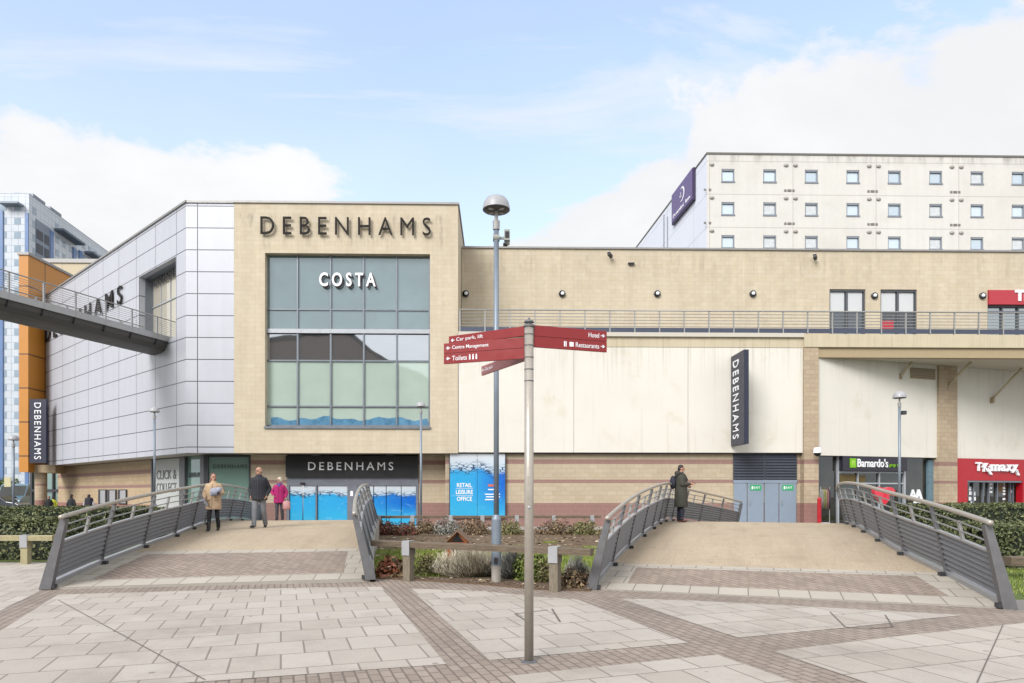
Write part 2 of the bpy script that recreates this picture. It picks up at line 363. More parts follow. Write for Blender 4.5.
M['woodpost'] = plain('weathered_timber_post', C(150, 138, 120), .85, var=.5, scale=8., bump=.3, bscale=30., stretch=(7, 7, .8))
M['woodpale'] = plain('pale_lichen_timber', C(190, 180, 140), .85, var=.25, scale=8., bump=.3, bscale=40.)
M['orangewood'] = plain('orange_stained_wood', C(176, 100, 52), .7, var=.25, scale=9.)
M['roofwood'] = plain('grey_brown_roof_boards', C(140, 112, 90), .8, var=.25, scale=12.)
M['glass_dark'] = glassy('dark_shop_glass', C(56, 53, 46), .03, var=.6, vs=1.6)
M['glass_big'] = glassy('teal_tinted_glass', C(112, 134, 138), .16, var=.30, vs=.35, tint=(.80, .90, .94, 1))  # mottled base tone stands in for reflections in the upper panes
M['glass_clear'] = glassy('reflecting_glass', C(104, 104, 102), .46, tint=(.86, .91, .98, 1))
M['frost'] = glassy('frosted_green_glass', C(200, 220, 208), .10, rough=.03, var=.14, vs=.4)
M['frost2'] = glassy('frosted_green_shopfront', C(132, 166, 154), .10, rough=.04, var=.08)
M['hotelglass'] = glassy('hotel_window_glass', C(206, 222, 236), .30, rough=.05, var=.05)
M['towerglass'] = glassy('pale_blue_tower_glass', C(196, 212, 226, .66), .32, rough=.05, var=.1, vs=.15)
M['rubber'] = plain('black_rubber', (.02, .02, .02, 1), .7)
# ================================================================== GROUND
def sheet(name, polys, mat, z, kind='structure', obj_rot=None):
    m = MB()
    for p in polys: m.poly([(q[0], q[1], z) for q in p])
    o = m.build(name, mat); tag(o, kind=kind); return o
def G(px, py): p = onZ(px, py, .008); return (p.x, p.y)
def isect(a, b, c, d):
    x1, y1, x2, y2, x3, y3, x4, y4 = *a, *b, *c, *d
    den = (x1-x2)*(y3-y4)-(y1-y2)*(x3-x4)
    t = ((x1-x3)*(y3-y4)-(y1-y3)*(x3-x4))/den
    return (x1+t*(x2-x1), y1+t*(y2-y1))
def far(a, b, L): d = Vector((b[0]-a[0], b[1]-a[1])).normalized(); return (b[0]+d.x*L, b[1]+d.y*L)
GR = R(17.5)
ground_m = plain('worn_tarmac_ground', C(150, 146, 140), .9, var=.15, scale=.7, bump=.2, bscale=120)
def paver_dirt(nt, c, co, obj):
    n = N(nt, 'ShaderNodeTexNoise', {'Vector': co, 'Scale': .45, 'Detail': 8., 'Roughness': .7}).outputs[0]
    c = MX(nt, MA(nt, 'MULTIPLY', MR(nt, n, .46, .75), .48), c, C(132, 119, 106))
    s = N(nt, 'ShaderNodeTexVoronoi', {'Vector': co, 'Scale': 2.3}).outputs[0]
    return MX(nt, MA(nt, 'MULTIPLY', MR(nt, s, .085, .05), .5), c, C(92, 86, 80))
M['paver_brick'] = bricky('grey_brown_paver_bricks', C(192, 175, 160), C(174, 157, 142), C(138, 124, 112), .205, .105, .010, var=.16, vscale=.8, ground=True, rot=-GR+R(90), bump=.3, extra=paver_dirt, grain=.15)
M['slab'] = bricky('pale_paving_slabs', C(222, 212, 199), C(208, 197, 183), C(160, 149, 137), .46, .6, .010, var=.07, vscale=.6, ground=True, rot=-GR, bump=.25, extra=paver_dirt, grain=.17)
M['footway'] = bricky('grey_footway_slabs', C(196, 190, 182), C(186, 180, 172), C(140, 134, 128), .6, .45, .01, var=.1, ground=True, bump=.2, grain=.08)
ground = sheet('ground', [[(-300, -150), (300, -150), (300, 500), (-300, 500)]], ground_m, 0.)
plaza_edge = [G(-330, 562), G(0, 562), G(58, 562), G(47, 586), G(60, 582), G(340, 574), G(372, 572), G(410, 580), G(483, 584.5), G(536, 589.5), G(592, 588), G(600, 582), G(684, 583), G(817, 590), G(1003, 600), G(1014, 610), G(1040, 612), G(1500, 600)]
paving = sheet('plaza_paving', [[(-16, -12), *[p for p in plaza_edge], (20, -12)]], M['paver_brick'], .004)
A1, A2 = G(409.8, 588.5), G(489.5, 660)       # right edge of the first brick strip
B1, B2 = G(507.8, 675.8), G(679, 658.5)
C1, C2 = G(577.5, 599.4), G(679, 639.2)       # left edge of the second strip
CR1, CR2 = G(773.7, 651), G(866.7, 682.5)
D1, D2 = G(58, 594.5), G(0, 631)
BL1, BL2 = G(446, 664), G(186, 682.7)
slabs = [
    [D1, G(200, 590.5), G(340, 586.8), G(381.5, 586.8), BL1, isect(BL1, BL2, D1, D2)],
    [A1, G(483, 591), G(539, 597), C1, isect(C1, C2, G(679, 643.6), A2), A2],
    [G(620.7, 598.5), G(684, 600), G(823.5, 607.3), G(963, 615), G(843.5, 627.8), G(737, 637.6)],
    [CR1, G(916.6, 634), G(1024, 623), far(G(916.6, 634), G(1024, 623), 9), (16, -11), far(CR1, CR2, 8)],
    [B1, B2, isect(B1, B2, C1, C2), far(C1, G(810, 682.5), 10), far(A1, G(520, 683), 9)],
    [G(462, 683), far(G(462, 683), (G(462, 683)[0]-.3, G(462, 683)[1]+8), -12), (-15, -8), far(BL1, BL2, 9)],
    [G(43, 589.6), G(0, 611), far(G(43, 589.6), G(0, 611), 4), (-16, 3), (-22, 9), G(-300, 563), G(0, 563), G(52, 563), G(40, 586)],
]
sheet('paving_slabs', slabs, M['slab'], .008)
# dark cable-trench lines and joints cut across the slabs
m = MB()
def strip_line(a, b, w=.012):
    a, b = Vector(G(*a)), Vector(G(*b)); d = (b-a).normalized(); n = Vector((-d.y, d.x))*w
    m.poly([(*(a+n), .012), (*(b+n), .012), (*(b-n), .012), (*(a-n), .012)])
strip_line((58, 600), (205, 680), .007); strip_line((830, 612), (845, 627), .010); strip_line((845, 627), (868, 629), .010); strip_line((868, 629), (893, 627), .010); strip_line((893, 627), (885, 615), .010)
strip_line((977, 683), (1003, 625), .006); strip_line((515, 614), (528, 622), .014); strip_line((552, 609), (560, 622), .014); strip_line((515, 614), (548, 610), .010)
tag(m.build('paving_joints', plain('dark_joint', C(128, 120, 112), .9)), kind='structure')
# footway in front of the shops
fy = 29.6
sheet('footway', [[(-60, fy), (60, fy), (60, 40), (-60, 40)]], M['footway'], .006)
# garden between the two bridges: lawn, bare soil
def gz(px, py): p = onZ(px, py, .03); return (p.x, p.y)
garden = [gz(372, 577), gz(410, 579), gz(483, 583.5), gz(536, 588.5), gz(590, 590), (2.4, 14.3), (3.8, 18.6), (5.4, 23), (8.3, 27.4), (9.4, 29.55), (-5.2, 29.55), (-3.8, 22), (-2.6, 14)]
def grass_ground(nt, c, co, obj): return c
mg, nt, b = newmat('patchy_lawn_soil')
co = N(nt, 'ShaderNodeTexCoord').outputs['Object']; s = N(nt, 'ShaderNodeSeparateXYZ', {0: co}).outputs
n = N(nt, 'ShaderNodeTexNoise', {'Vector': co, 'Scale': 1.1, 'Detail': 7., 'Roughness': .65}).outputs[0]
f = MA(nt, 'ADD', MR(nt, s[1], 17.0, 21.), MA(nt, 'MULTIPLY', MA(nt, 'SUBTRACT', n, .5), 1.6), clamp=True)
f2 = MR(nt, s[1], 13.3, 12.8)
c = MX(nt, MA(nt, 'MAXIMUM', f, f2), MX(nt, n, C(120, 140, 60, .5), C(150, 160, 70, .5)), MX(nt, n, C(108, 86, 66), C(140, 114, 90)))
n3 = N(nt, 'ShaderNodeTexNoise', {'Vector': co, 'Scale': 25., 'Detail': 4.}).outputs[0]
c = MX(nt, MR(nt, n3, .45, .7, 0, .5), c, C(90, 78, 62))
nt.links.new(c, b.inputs['Base Color']); b.inputs['Roughness'].default_value = .95
nt.links.new(N(nt, 'ShaderNodeBump', {'Strength': .6, 'Distance': .05, 'Height': n3}).outputs[0], b.inputs['Normal'])
m = MB(); m.prism(garden, .0, .03); tag(m.build('garden_bed', mg), kind='structure')
# lawns under the hedges left and right
lawn = plain('lawn_ground', C(110, 128, 58, .55), .95, var=.25, scale=3., bump=.5, bscale=40)
m = MB()
m.prism([(-30, 16.2), (-8.2, 16.3), (-9, 22), (-10.5, 28), (-30, 29)], 0, .02); tag(m.build('lawn_left_of_bridge', lawn), kind='structure')
m = MB(); m.prism([(7.45, 10.2), (30, 11), (30, 29), (15.6, 29), (11.9, 22.6), (9.2, 16)], 0, .02); tag(m.build('lawn_right_of_bridge', lawn), kind='structure')
# street at the far left
m = MB(); m.box(-90, -27, 52, 62, .004, .010); tag(m.build('road', M['asphalt']), kind='structure')

# ================================================================== DEPARTMENT STORE
x186, x234, x458 = XY(186, YF), XY(234, YF), XY(458, YF)
ZT = ZY(203.5, YF, 300); ZB = ZY(453, YF, 300)
store = thing('department_store', 'sandy stone department store with a tall glazed front and silver clad left wing', 'store', ((x234+x458)/2, YF, 0))
wx0, wx1 = XY(265, YF), XY(430, YF); wz0, wz1 = ZY(427, YF, 348), ZY(253.5, YF, 348)
m = MB()
m.box(x234, wx0, YF, YF+.6, ZB, ZT); m.box(wx1, x458, YF, YF+.6, ZB, ZT); m.box(wx0, wx1, YF, YF+.6, wz1, ZT); m.box(wx0, wx1, YF, YF+.6, ZB, wz0)
m.box(x458-.5, x458, YF+.6, 47, ZB, ZT); m.box(x234, x234+.5, YF+.6, 47, ZB, ZT); m.box(x234+.5, x458-.5, 46.5, 47, 0, ZT)
m.build('stone_tower', M['stone'], store)
m = MB(); m.box(x234-.03, x458+.06, YF-.07, 47.1, ZT, ZT+.1); m.build('coping', M['coping'], store)
m = MB(); m.box(wx0-.03, wx1+.03, YF-.08, YF+.3, wz0-.08, wz0+.02); m.build('window_sill', M['greyframe'], store)
# big window
Yg = YF+.34
cols = [265.8, 298, 331, 364, 397, 429.4]
rows = [(255.5, 310, 'glass_big', 'tinted_pane'), (310, 329.5, 'glass_big', 'tinted_pane'), (334, 361, 'glass_clear', 'reflecting_pane'), (361, 406.5, 'frost', 'frosted_pane'), (406.5, 425.5, 'frost', 'frosted_pane')]
wf = MB()
wz = lambda y: ZY(y, Yg, 348)
xs = [XY(c, Yg) for c in cols]
for i, x in enumerate(xs): wf.box(x-.035, x+.035, Yg-.09, Yg+.06, wz0+.02, wz(254.2))
for y in (255.2, 310, 361, 406.5, 425.8): wf.box(wx0, wx1, Yg-.07, Yg+.05, wz(y)-.035, wz(y)+.035)
win = wf.build('window_frame', M['greyframe'], store)
m = MB(); m.box(wx0+.01, wx1-.01, Yg-.13, Yg+.03, wz(333.8), wz(329.6)); m.build('spandrel', M['lightframe'], win)
m = MB(); m.box(wx0, wx1, Yg-.15, Yg+.08, wz(254.0)-.02, wz1+.02); m.build('head_panel', M['dark'], win)
for nm in ('glass_big', 'glass_clear', 'frost'):
    m = MB(); part = ''
    for y0, y1, g, pn in rows:
        if g != nm: continue
        part = pn
        for i in range(5):
            t = random.uniform(-.004, .004)
            m.box(xs[i]+.03, xs[i+1]-.03, Yg+t, Yg+.02+t, wz(y1)+.03, wz(y0)-.03)
    m.build(part, M[nm], win)
# printed water strip along the foot of the window
m = MB(); pts = []
zt_, zb_ = wz(418.5), wz(425.3)
x_, x1_ = XY(271, Yg), XY(429, Yg)
while x_ < x1_: pts.append((x_, zt_+.07*math.sin(x_*2.1)+.05*math.sin(x_*5.3+1)+random.uniform(-.02, .02))); x_ += .12
m.prism([(XY(271, Yg), zb_)]+[(x1_, zb_)]+[(p[0], p[1]) for p in pts[::-1]], Yg-.012, Yg-.006, 'y')
m.build('water_print', plain('blue_print', C(96, 152, 188, .6), .3, var=.35, scale=3.), win)
# silver front leaf
dA = Vector((.7301, -.6833))
fF = frame((XY(197.5, YF), YF), (1, 0))
Lz = ZY(228, YF, 210)
nt = M['silver'].node_tree
for n_ in nt.nodes:
    if n_.type == 'TEX_BRICK': n_.inputs['Row Height'].default_value = 1.033
    if n_.type == 'MAPPING' and n_.inputs['Scale'].default_value[0] == 1: n_.inputs['Location'].default_value = (0, -(Lz % 1.033), 0)
iF = fF.inverted()
PA = Vector((x186, YF, 0))
nA = Vector((-.6833, -.7301, 0))                     # outward is towards the viewer: (-y)
fA0 = frame(PA, dA)                                  # x runs left to right, y goes inwards
def onA(px, py, off=0.): p = onP(px, py, PA+fA0.to_3x3() @ Vector((0, off, 0)), fA0.to_3x3() @ Vector((0, 1, 0))); return fA0.inverted() @ p
uj = onA(155.4, 300).x
pitch = (onA(155.4, 300).x-onA(103, 300).x)/3
for n_ in nt.nodes:
    if n_.type == 'TEX_BRICK': n_.inputs['Brick Width'].default_value = pitch
uL = onA(46, 300).x
fA = fA0 @ Matrix.Translation((uj, 0, 0)); iA = fA.inverted()
def lA(px, py, off=0.): p = onA(px, py, off); return (p.x-uj, p.z)
m = MB(); x0 = XY(186, YF)-XY(197.5, YF)
m.box(x0+.0, x234-XY(197.5, YF)-.002, 0, .3, ZB, ZT-.02)
m.build('silver_front_panel', M['silver'], store, mat=fF)
# angled silver wall with the opening for the footbridge
o0, o1 = lA(139, 300)[0], lA(176, 300)[0]; oz0, oz1 = lA(176, 336)[1], lA(176, 256.5)[1]
U0, U1 = uL-uj, -uj-.001
m = MB()
m.box(U0, o0, 0, .3, ZB, ZT-.02); m.box(o1, U1, 0, .3, ZB, ZT-.02); m.box(o0, o1, 0, .3, oz1, ZT-.02); m.box(o0, o1, 0, .3, ZB, oz0)
m.build('silver_wing_wall', M['silver'], store, mat=fA)
m = MB(); m.box(U0-.05, U1+.08, -.07, .35, ZT-.02, ZT+.08); m.build('wing_coping', M['coping'], store, mat=fA)
m = MB(); m.box(x0-.05, x234-XY(197.5, YF)-.03, -.06, .35, ZT-.02, ZT+.08); m.build('front_coping', M['coping'], store, mat=fF)
# wing body: end wall, roof, soffit
zc = ZB
m = MB()
pL = fA @ Vector((U0, 0, 0)); pR = Vector((x186, YF, 0))
m.prism([(pL.x+.2, pL.y+.3), (pR.x+.2, YF+.3), (x234, YF+.3), (x234, 60), (pL.x+.2, 60)], ZT-.25, ZT-.1); m.build('roof', M['coping'], store)
m = MB()
m.prism([(pL.x+.25, pL.y+.25), (pR.x+.15, YF+.2), (x234-.02, YF+.2), (x234-.02, 46), (pL.x+.25, 60)], ZB+.02, ZB+.10); m.build('wing_soffit', M['soffit'], store)
m = MB(); m.box(x234, x458-.02, YF+.02, 35.0, ZB+.02, ZB+.1); sof = m.build('tower_soffit', M['soffit'], store)
for px in (316, 390):
    m = MB(); p = onZ(px, 455.3, ZB); m.lathe([(0, -.05), (.22, -.05), (.25, .0), (.25, .03), (0, .03)], (p.x, p.y, ZB), 20); m.build('soffit_light', M['white'], sof)
# lining of the footbridge opening
m = MB()
m.box(o0, o0+.05, .3, .9, oz0, oz1); m.box(o1-.05, o1, .3, .9, oz0, oz1); m.box(o0+.05, o1-.05, .3, .9, oz1-.05, oz1); m.box(o0+.05, o1-.05, .3, .9, oz0, oz0+.05)
lin_o = m.build('opening_lining', M['greyframe'], store, mat=fA)
m = MB(); m.box(o0+.05, o1-.05, .70, .74, oz0+.05, oz1-.05); m.build('entrance_glass', glassy('bridge_entrance_glass', C(206, 200, 184), .16, tint=(.95, .93, .86, 1)), lin_o, mat=fA)
m = MB()
for k in range(1, 4): x = o0+(o1-o0)*k/4; m.box(x-.015, x+.015, .66, .76, oz0+.05, oz1-.05)
m.box(o0+.05, o1-.05, .65, .77, oz0+2.3, oz0+2.36); m.build('entrance_mullions', M['lightframe'], lin_o, mat=fA)
m = MB(); m.text('DEBENHAMS', TX((o0+o1)/2, .60, oz0+3.6), w=(o1-o0)*.8, h=.5, ext=.012, spacing=1.2); m.build('entrance_lettering', M['dark'], lin_o, mat=fA)
# ground floor of the wing, set back
YG = 33.9
fB0 = fA0 @ Matrix.Translation((0, 1.4, 0)); iB = fB0.inverted()
def lB(px, py=480): p = onP(px, py, fB0 @ Vector((0, 0, 0)), fB0.to_3x3() @ Vector((0, 1, 0))); return iB @ p
corner = iB @ Vector((XY(204, YG), YG, 0))
ub = [lB(p).x for p in (58, 152.5, 180, 185.5, 201)]
M['banded_wing'] = bricky('banded_stone_block_wing', C(214, 190, 156), C(203, 178, 142), C(182, 160, 130), .44, .215, .008, var=.09, bump=.2, bands=[(2.72, 2.95, BAND), (1.92, 2.1, BAND), (-.1, .95, C(170, 122, 112, .62))], grain=.05)
m = MB(); m.box(ub[0]-3.5, ub[1], 0, .3, 0, ZB); m.build('banded_wing_wall', M['banded_wing'], store, mat=fB0)
m = MB(); m.box(ub[0]-3.45, ub[1], -.03, 0, ZB-.26, ZB-.02); m.build('soffit_trim', M['beam'], store, mat=fB0)
m = MB(); m.box(ub[1], ub[4]+.9, .12, .16, 0.1, ZB); m.build('wing_shopfront_glass', M['frost2'], store, mat=fB0)
m = MB(); m.box(ub[1]+.05, ub[2], .02, .1, .1, ZB-.05); bn = m.build('collection_banner', plain('pale_grey_banner', C(206, 210, 208), .6), store, mat=fB0)
m = MB(); uc = (ub[1]+ub[2])/2+.05
m.text('COLLECT', TX(uc, 0.0, 1.92), w=(ub[2]-ub[1])*.72, h=.5, ext=.006, off=.0); m.text('CLICK &', TX(uc, 0.0, 2.62), w=(ub[2]-ub[1])*.72, h=.5, ext=.006)
m.build('banner_lettering', plain('grey_lettering', C(112, 118, 120), .6), bn, mat=fB0)
mgf = plain('mid_grey_frame', C(98, 102, 106), .45)
for a, b_x in ((ub[2], ub[3]), (ub[4], ub[4]+.5), (ub[1]-.1, ub[1]+.04)): m = MB(); m.box(a, b_x, -.05, .3, 0, ZB); m.build('shopfront_pillar', mgf, store, mat=fB0)
m = MB(); m.text('DEBENHAMS', TX((ub[3]+ub[4])/2, .10, 2.55), w=(ub[4]-ub[3])*.85, h=.26, ext=.006, spacing=1.2); m.build('window_lettering', M['dark'], store, mat=fB0)
# poster cases on the banded wall
def L_(px, py): p = lB(px, py); return p
wp = []
for a, b_x in ((99.5, 107), (108.5, 117), (119, 127.5)):
    u0, u1 = lB(a).x, lB(b_x).x
    zt, zl = lB((a+b_x)/2, 489.5).z, lB((a+b_x)/2, 504).z
    wp.append((u0, u1, zl, zt))
# ground floor under the tower
q = lambda px: XY(px, YG)
zg = lambda py, px=350: ZY(py, YG, px)
m = MB(); m.box(q(204), q(208.5), YG-.05, YG+.3, 0, ZB); m.box(q(249), q(250.5), YG-.04, YG+.1, 0, ZB); m.box(q(208.5), q(249), YG-.03, YG+.1, ZB-.12, ZB); m.box(q(208.5), q(249), YG-.03, YG+.1, 0, .12); m.build('display_window_frame', M['dark'], store)
m = MB(); m.box(q(208.5), q(249), YG+.05, YG+.08, .12, ZB-.12); dw = m.build('display_window', M['frost2'], store)
m = MB(); m.text('DEBENHAMS', TX(q(230), YG+.03, zg(466.5)), w=q(247)-q(213), h=.2, ext=.006, spacing=1.25); m.build('window_lettering', M['dark'], dw)
for a, b_x in ((250.5, 287), (418.5, 447)): m = MB(); m.box(q(a), q(b_x), YG, YG+.4, 0, ZB); m.build('banded_stone_pier', M['banded'], store)
m = MB(); m.box(q(287), q(418.5), YG-.22, YG+.2, zg(477), zg(456)); fas = m.build('entrance_fascia', M['black'], store)
m = MB(); m.box(q(287), q(418.5), YG-.05, YG+.2, zg(485.5), zg(477)); m.box(q(287), q(289.5), YG-.05, YG+.2, 0, zg(485.5)); m.box(q(347.5), q(357.5), YG-.05, YG+.2, 0, zg(485.5)); m.box(q(416), q(418.5), YG-.05, YG+.2, 0, zg(485.5)); m.box(q(315.8), q(317.3), YG-.06, YG+.1, 0, zg(485.5))
m.build('entrance_frame', plain('entrance_grey', C(136, 140, 152), .45, .3), store)
m = MB(); m.box(q(301), q(305), YG-.16, YG-.05, zg(484.3), zg(482.6)); m.build('door_sensor', M['black'], store)
pz0, pz1 = .05, zg(485.5)
mat_p = water_poster('water_print_entrance', 0.2, pz1, q(289), q(418))
for a, b_x in ((289.5, 302.6), (302.9, 315.8), (317.3, 347.5)):
    m = MB(); m.box(q(a)+.015, q(b_x)-.015, YG+.02, YG+.05, pz0, pz1); m.build('entrance_door', mat_p, store)
for a, b_x in ((357.5, 373.4), (373.8, 386), (386.3, 401), (401.3, 416)):
    m = MB(); m.box(q(a)+.01, q(b_x)-.01, YG+.02, YG+.05, pz0, pz1); m.build('window_vinyl', mat_p, store)
m = MB(); m.box(q(350.5), q(353.3), YG-.065, YG-.05, zg(496), zg(491)); m.build('door_notice', M['white'], store)
m = MB(); m.box(q(366.5), q(371.5), YG+.012, YG+.018, zg(505), zg(504)); m.box(q(366.5), q(371.5), YG+.012, YG+.018, zg(507), zg(506.2)); m.box(q(366.5), q(371.5), YG+.012, YG+.018, zg(509), zg(508.2)); m.build('vinyl_lettering', plain('pale_blue_print', C(190, 220, 245), .4), store)
m = MB(); m.box(XY(447, YG), XY(449.5, 32.8), 32.82, YG+.4, 0, ZB); m.build('return_wall', M['banded'], store)
# signs on the store
m = MB(); zc_ = ZY(227, YF, 348)
m.text('DEBENHAMS', TX((XY(261.5, YF)+XY(431, YF))/2, YF-.13, zc_), w=XY(431, YF)-XY(261.5, YF), h=ZY(218.3, YF, 348)-ZY(236, YF, 348), ext=.035, off=-.006, spacing=1.55)
tag(m.build('store_name_letters', M['letter']), 'row of large dark letters high on the stone tower above the big window', 'sign')
m = MB(); Tc = TX((XY(320.5, Yg)+XY(376.5, Yg))/2, Yg-.22, wz(281))
m.text('COSTA', Tc, w=XY(376.5, Yg)-XY(320.5, Yg), h=wz(274.5)-wz(288.2), ext=.03, off=.022, spacing=1.5)
cs = tag(m.build('cafe_name_letters', M['white']), 'short white raised letters in front of the big tinted window', 'sign')
m = MB(); m.text('COSTA', Tc @ Matrix.Translation((.03, -.03, -.06)), w=XY(376.5, Yg)-XY(320.5, Yg)+.03, h=wz(274.5)-wz(288.2)+.03, ext=.02, off=.03, spacing=1.5)
m.build('letter_returns', plain('dark_red_return', C(90, 30, 45), .4), cs)
m = MB(); m.text('DEBENHAMS', TX((q(309.5)+q(394))/2, YG-.235, zg(466.3)), w=q(394)-q(309.5), h=zg(462.3)-zg(470.3), ext=.012, off=.0, spacing=1.4)
tag(m.build('fascia_letters', M['white']), 'thin silver white letters on the black fascia over the blue doors', 'sign')
a0, a1 = lA(46.5, 320)[0], lA(123.5, 296)[0]; zl = lA(119, 296.3)[1]
m = MB(); m.text('DEBENHAMS', TX((a0+a1)/2, -.08, zl), w=a1-a0, h=1.0, ext=.025, off=.004, spacing=1.55)
tag(m.build('wing_name_letters', M['letter'], mat=fA), 'black letters on the silver wing wall, partly behind the high footbridge', 'sign')
for i, (u0, u1, z0, z1) in enumerate(wp):
    c_ = fB0 @ Vector(((u0+u1)/2, -.06, z0))
    t = thing('poster_case', ('leftmost of three small dark poster cases on the banded stone wall', 'middle one of three small dark poster cases on the banded stone wall', 'rightmost of three small dark poster cases on the banded stone wall')[i], 'poster case', c_, 'poster cases on the banded wall')
    m = MB(); m.box(u0, u1, -.08, -.001, z0, z1); m.build('case', M['dark'], t, mat=fB0)
    m = MB(); m.box(u0+(u1-u0)*.32, u1-.06, -.095, -.08, z0+.06, z1-.06); m.build('poster', M['lightmetal'], t, mat=fB0)

# big blue letting poster to the right of the entrance
YP = 32.72
p_ = lambda px: XY(px, YP)
zp = lambda py: ZY(py, YP, 478)
lp = thing('letting_poster', 'big blue water poster reading RETAIL LEISURE OFFICE beside the store entrance', 'poster', (p_(478), YP, zp(518)))
m = MB(); m.box(p_(450), p_(477.2), YP-.06, YP, zp(518), zp(453.8)); m.box(p_(477.5), p_(505), YP-.06, YP, zp(518), zp(453.8)); m.build('panel', water_poster('water_print_large', zp(522), zp(453), p_(450), p_(505)), lp)
m = MB(); m.box(p_(449.3), p_(450), YP-.07, YP, zp(518), zp(453.2)); m.box(p_(505), p_(505.8), YP-.07, YP, zp(518), zp(453.2)); m.box(p_(449.3), p_(505.8), YP-.07, YP, zp(453.8), zp(453.2)); m.build('edge_trim', M['dark'], lp)
m = MB(); Tq = lambda px, py: TX(p_(px), YP-.068, zp(py))
m.text('RETAIL', Tq(464.5, 485.2), w=p_(472)-p_(457), h=.20, ext=.004, off=.02); m.text('LEISURE', Tq(464.5, 492), w=p_(473)-p_(456), h=.20, ext=.004, off=.02); m.text('OFFICE', Tq(464.5, 498.8), w=p_(472)-p_(457), h=.20, ext=.004, off=.02)
for y in (488.6, 495.4): m.box(p_(456), p_(473), YP-.072, YP-.064, zp(y)-.008, zp(y)+.008)
for y, a, b_x in ((489.5, 488, 499), (494.2, 485, 500), (496.8, 486, 500), (499.6, 485, 498)): m.box(p_(a), p_(b_x), YP-.072, YP-.064, zp(y)-.025, zp(y)+.025)
m.build('lettering', M['white'], lp)
m = MB(); m.box(p_(488), p_(497), YP-.072, YP-.064, zp(486.5), zp(484.3)); m.build('emblem', plain('salmon_print', C(236, 120, 90), .4), lp)

# ================================================================== SHOPPING CENTRE (right part)
mall = thing('shopping_centre', 'long pale stone shopping centre with a roof terrace, cream panels and shops below', 'shopping centre', (8, YF, 0))
XE = 34.
ZU = ZY(250, YB, 700); ZTER = ZY(333, YF, 650)
xw = x458+.02
# upper wall with two windows and the upper shop
uw = [(XY(829.5, YB), XY(865.5, YB)), (XY(880.5, YB), XY(917, YB)), (XY(987.5, YB), XE-3)]
zw1 = ZY(289.3, YB, 870)
m = MB(); x = xw
for a, b_x in uw: m.box(x, a, YB, YB+.5, ZTER, ZU); m.box(a, b_x, YB, YB+.5, zw1, ZU); x = b_x
m.box(x, XE, YB, YB+.5, ZTER, ZU); m.build('upper_wall', M['stone2'], mall)
m = MB(); m.box(xw, XE+.05, YB-.08, YB+.6, ZU, ZU+.09); m.build('coping', M['coping'], mall)
m = MB(); m.box(xw, XE, YB+.5, 48, ZU-.3, ZU-.2); m.build('roof', M['coping'], mall)
m = MB(); m.box(XE-.5, XE, YB+.5, 48, 0, ZU); m.box(xw, XE-.5, 47.5, 48, 0, ZU); m.build('back_wall', M['stone2'], mall)
glass_up = glassy('terrace_window_glass', C(58, 66, 74), .30)
for i, (a, b_x) in enumerate(uw):
    zt = zw1 if i < 2 else ZY(305, YB, 1000)
    if i == 2:
        m = MB(); m.box(a, b_x, YB-.12, YB+.2, zt, zw1-.03); m.build('upper_shop_fascia', M['redup'], mall)
        m = MB(); m.text('TK', TX(XY(1013, YB), YB-.14, ZY(296.2, YB, 1013)), h=.58, w=1.05, ext=.03, off=.05, align='LEFT'); m.text('maxx', TX(XY(1013, YB)+1.15, YB-.14, ZY(296.2, YB, 1013)), h=.55, w=2.2, ext=.03, off=.05, align='LEFT'); m.build('upper_shop_lettering', M['white'], mall)
    n = 2 if i < 2 else 6
    m = MB(); m.box(a, a+.06, YB+.06, YB+.26, ZTER, zt); m.box(b_x-.06, b_x, YB+.06, YB+.26, ZTER, zt); m.box(a+.06, b_x-.06, YB+.06, YB+.26, zt-.1, zt)
    for k in range(1, n): x = a+(b_x-a)*k/n; m.box(x-.035, x+.035, YB+.08, YB+.24, ZTER, zt-.1)
    if i == 2: m.box(a, b_x, YB+.09, YB+.23, ZTER+1.9, ZTER+1.98)
    w_ = m.build('terrace_window', plain('terrace_frame_grey', C(96, 100, 106), .5), mall)
    m = MB(); m.box(a+.06, b_x-.06, YB+.18, YB+.2, ZTER, zt-.1); m.build('pane', glass_up, w_)
    if i < 2:
        m = MB()
        for k in range(2): x = a+(b_x-a)*k/2; m.box(x+.1, x+(b_x-a)/2-.1, YB+.155, YB+.175, ZY(311, YB, 870), zt-.12)
        m.build('blind', plain('white_blind', C(226, 230, 232), .6, var=.03), w_)
        m = MB()
        for k in range(2): x = a+(b_x-a)*k/2; m.box(x+.1, x+(b_x-a)/2-.1, YB+.15, YB+.175, ZY(329, YB, 870), ZY(311.5, YB, 870))
        m.build('poster_screen', plain('dark_window_vinyl', C(92, 100, 112) if i == 0 else C(86, 90, 100), .25, var=.35, scale=1.7), w_)
        if i == 1:
            m = MB(); m.box(XY(882, YB), XY(895, YB), YB+.13, YB+.15, ZY(330, YB, 890), ZY(320, YB, 890)); m.build('red_sticker', M['redup'], w_)
# terrace deck
m = MB(); m.box(xw, XE, YF+.05, YB, ZTER-.35, ZTER-.02); m.build('terrace_slab', M['concrete'], mall)
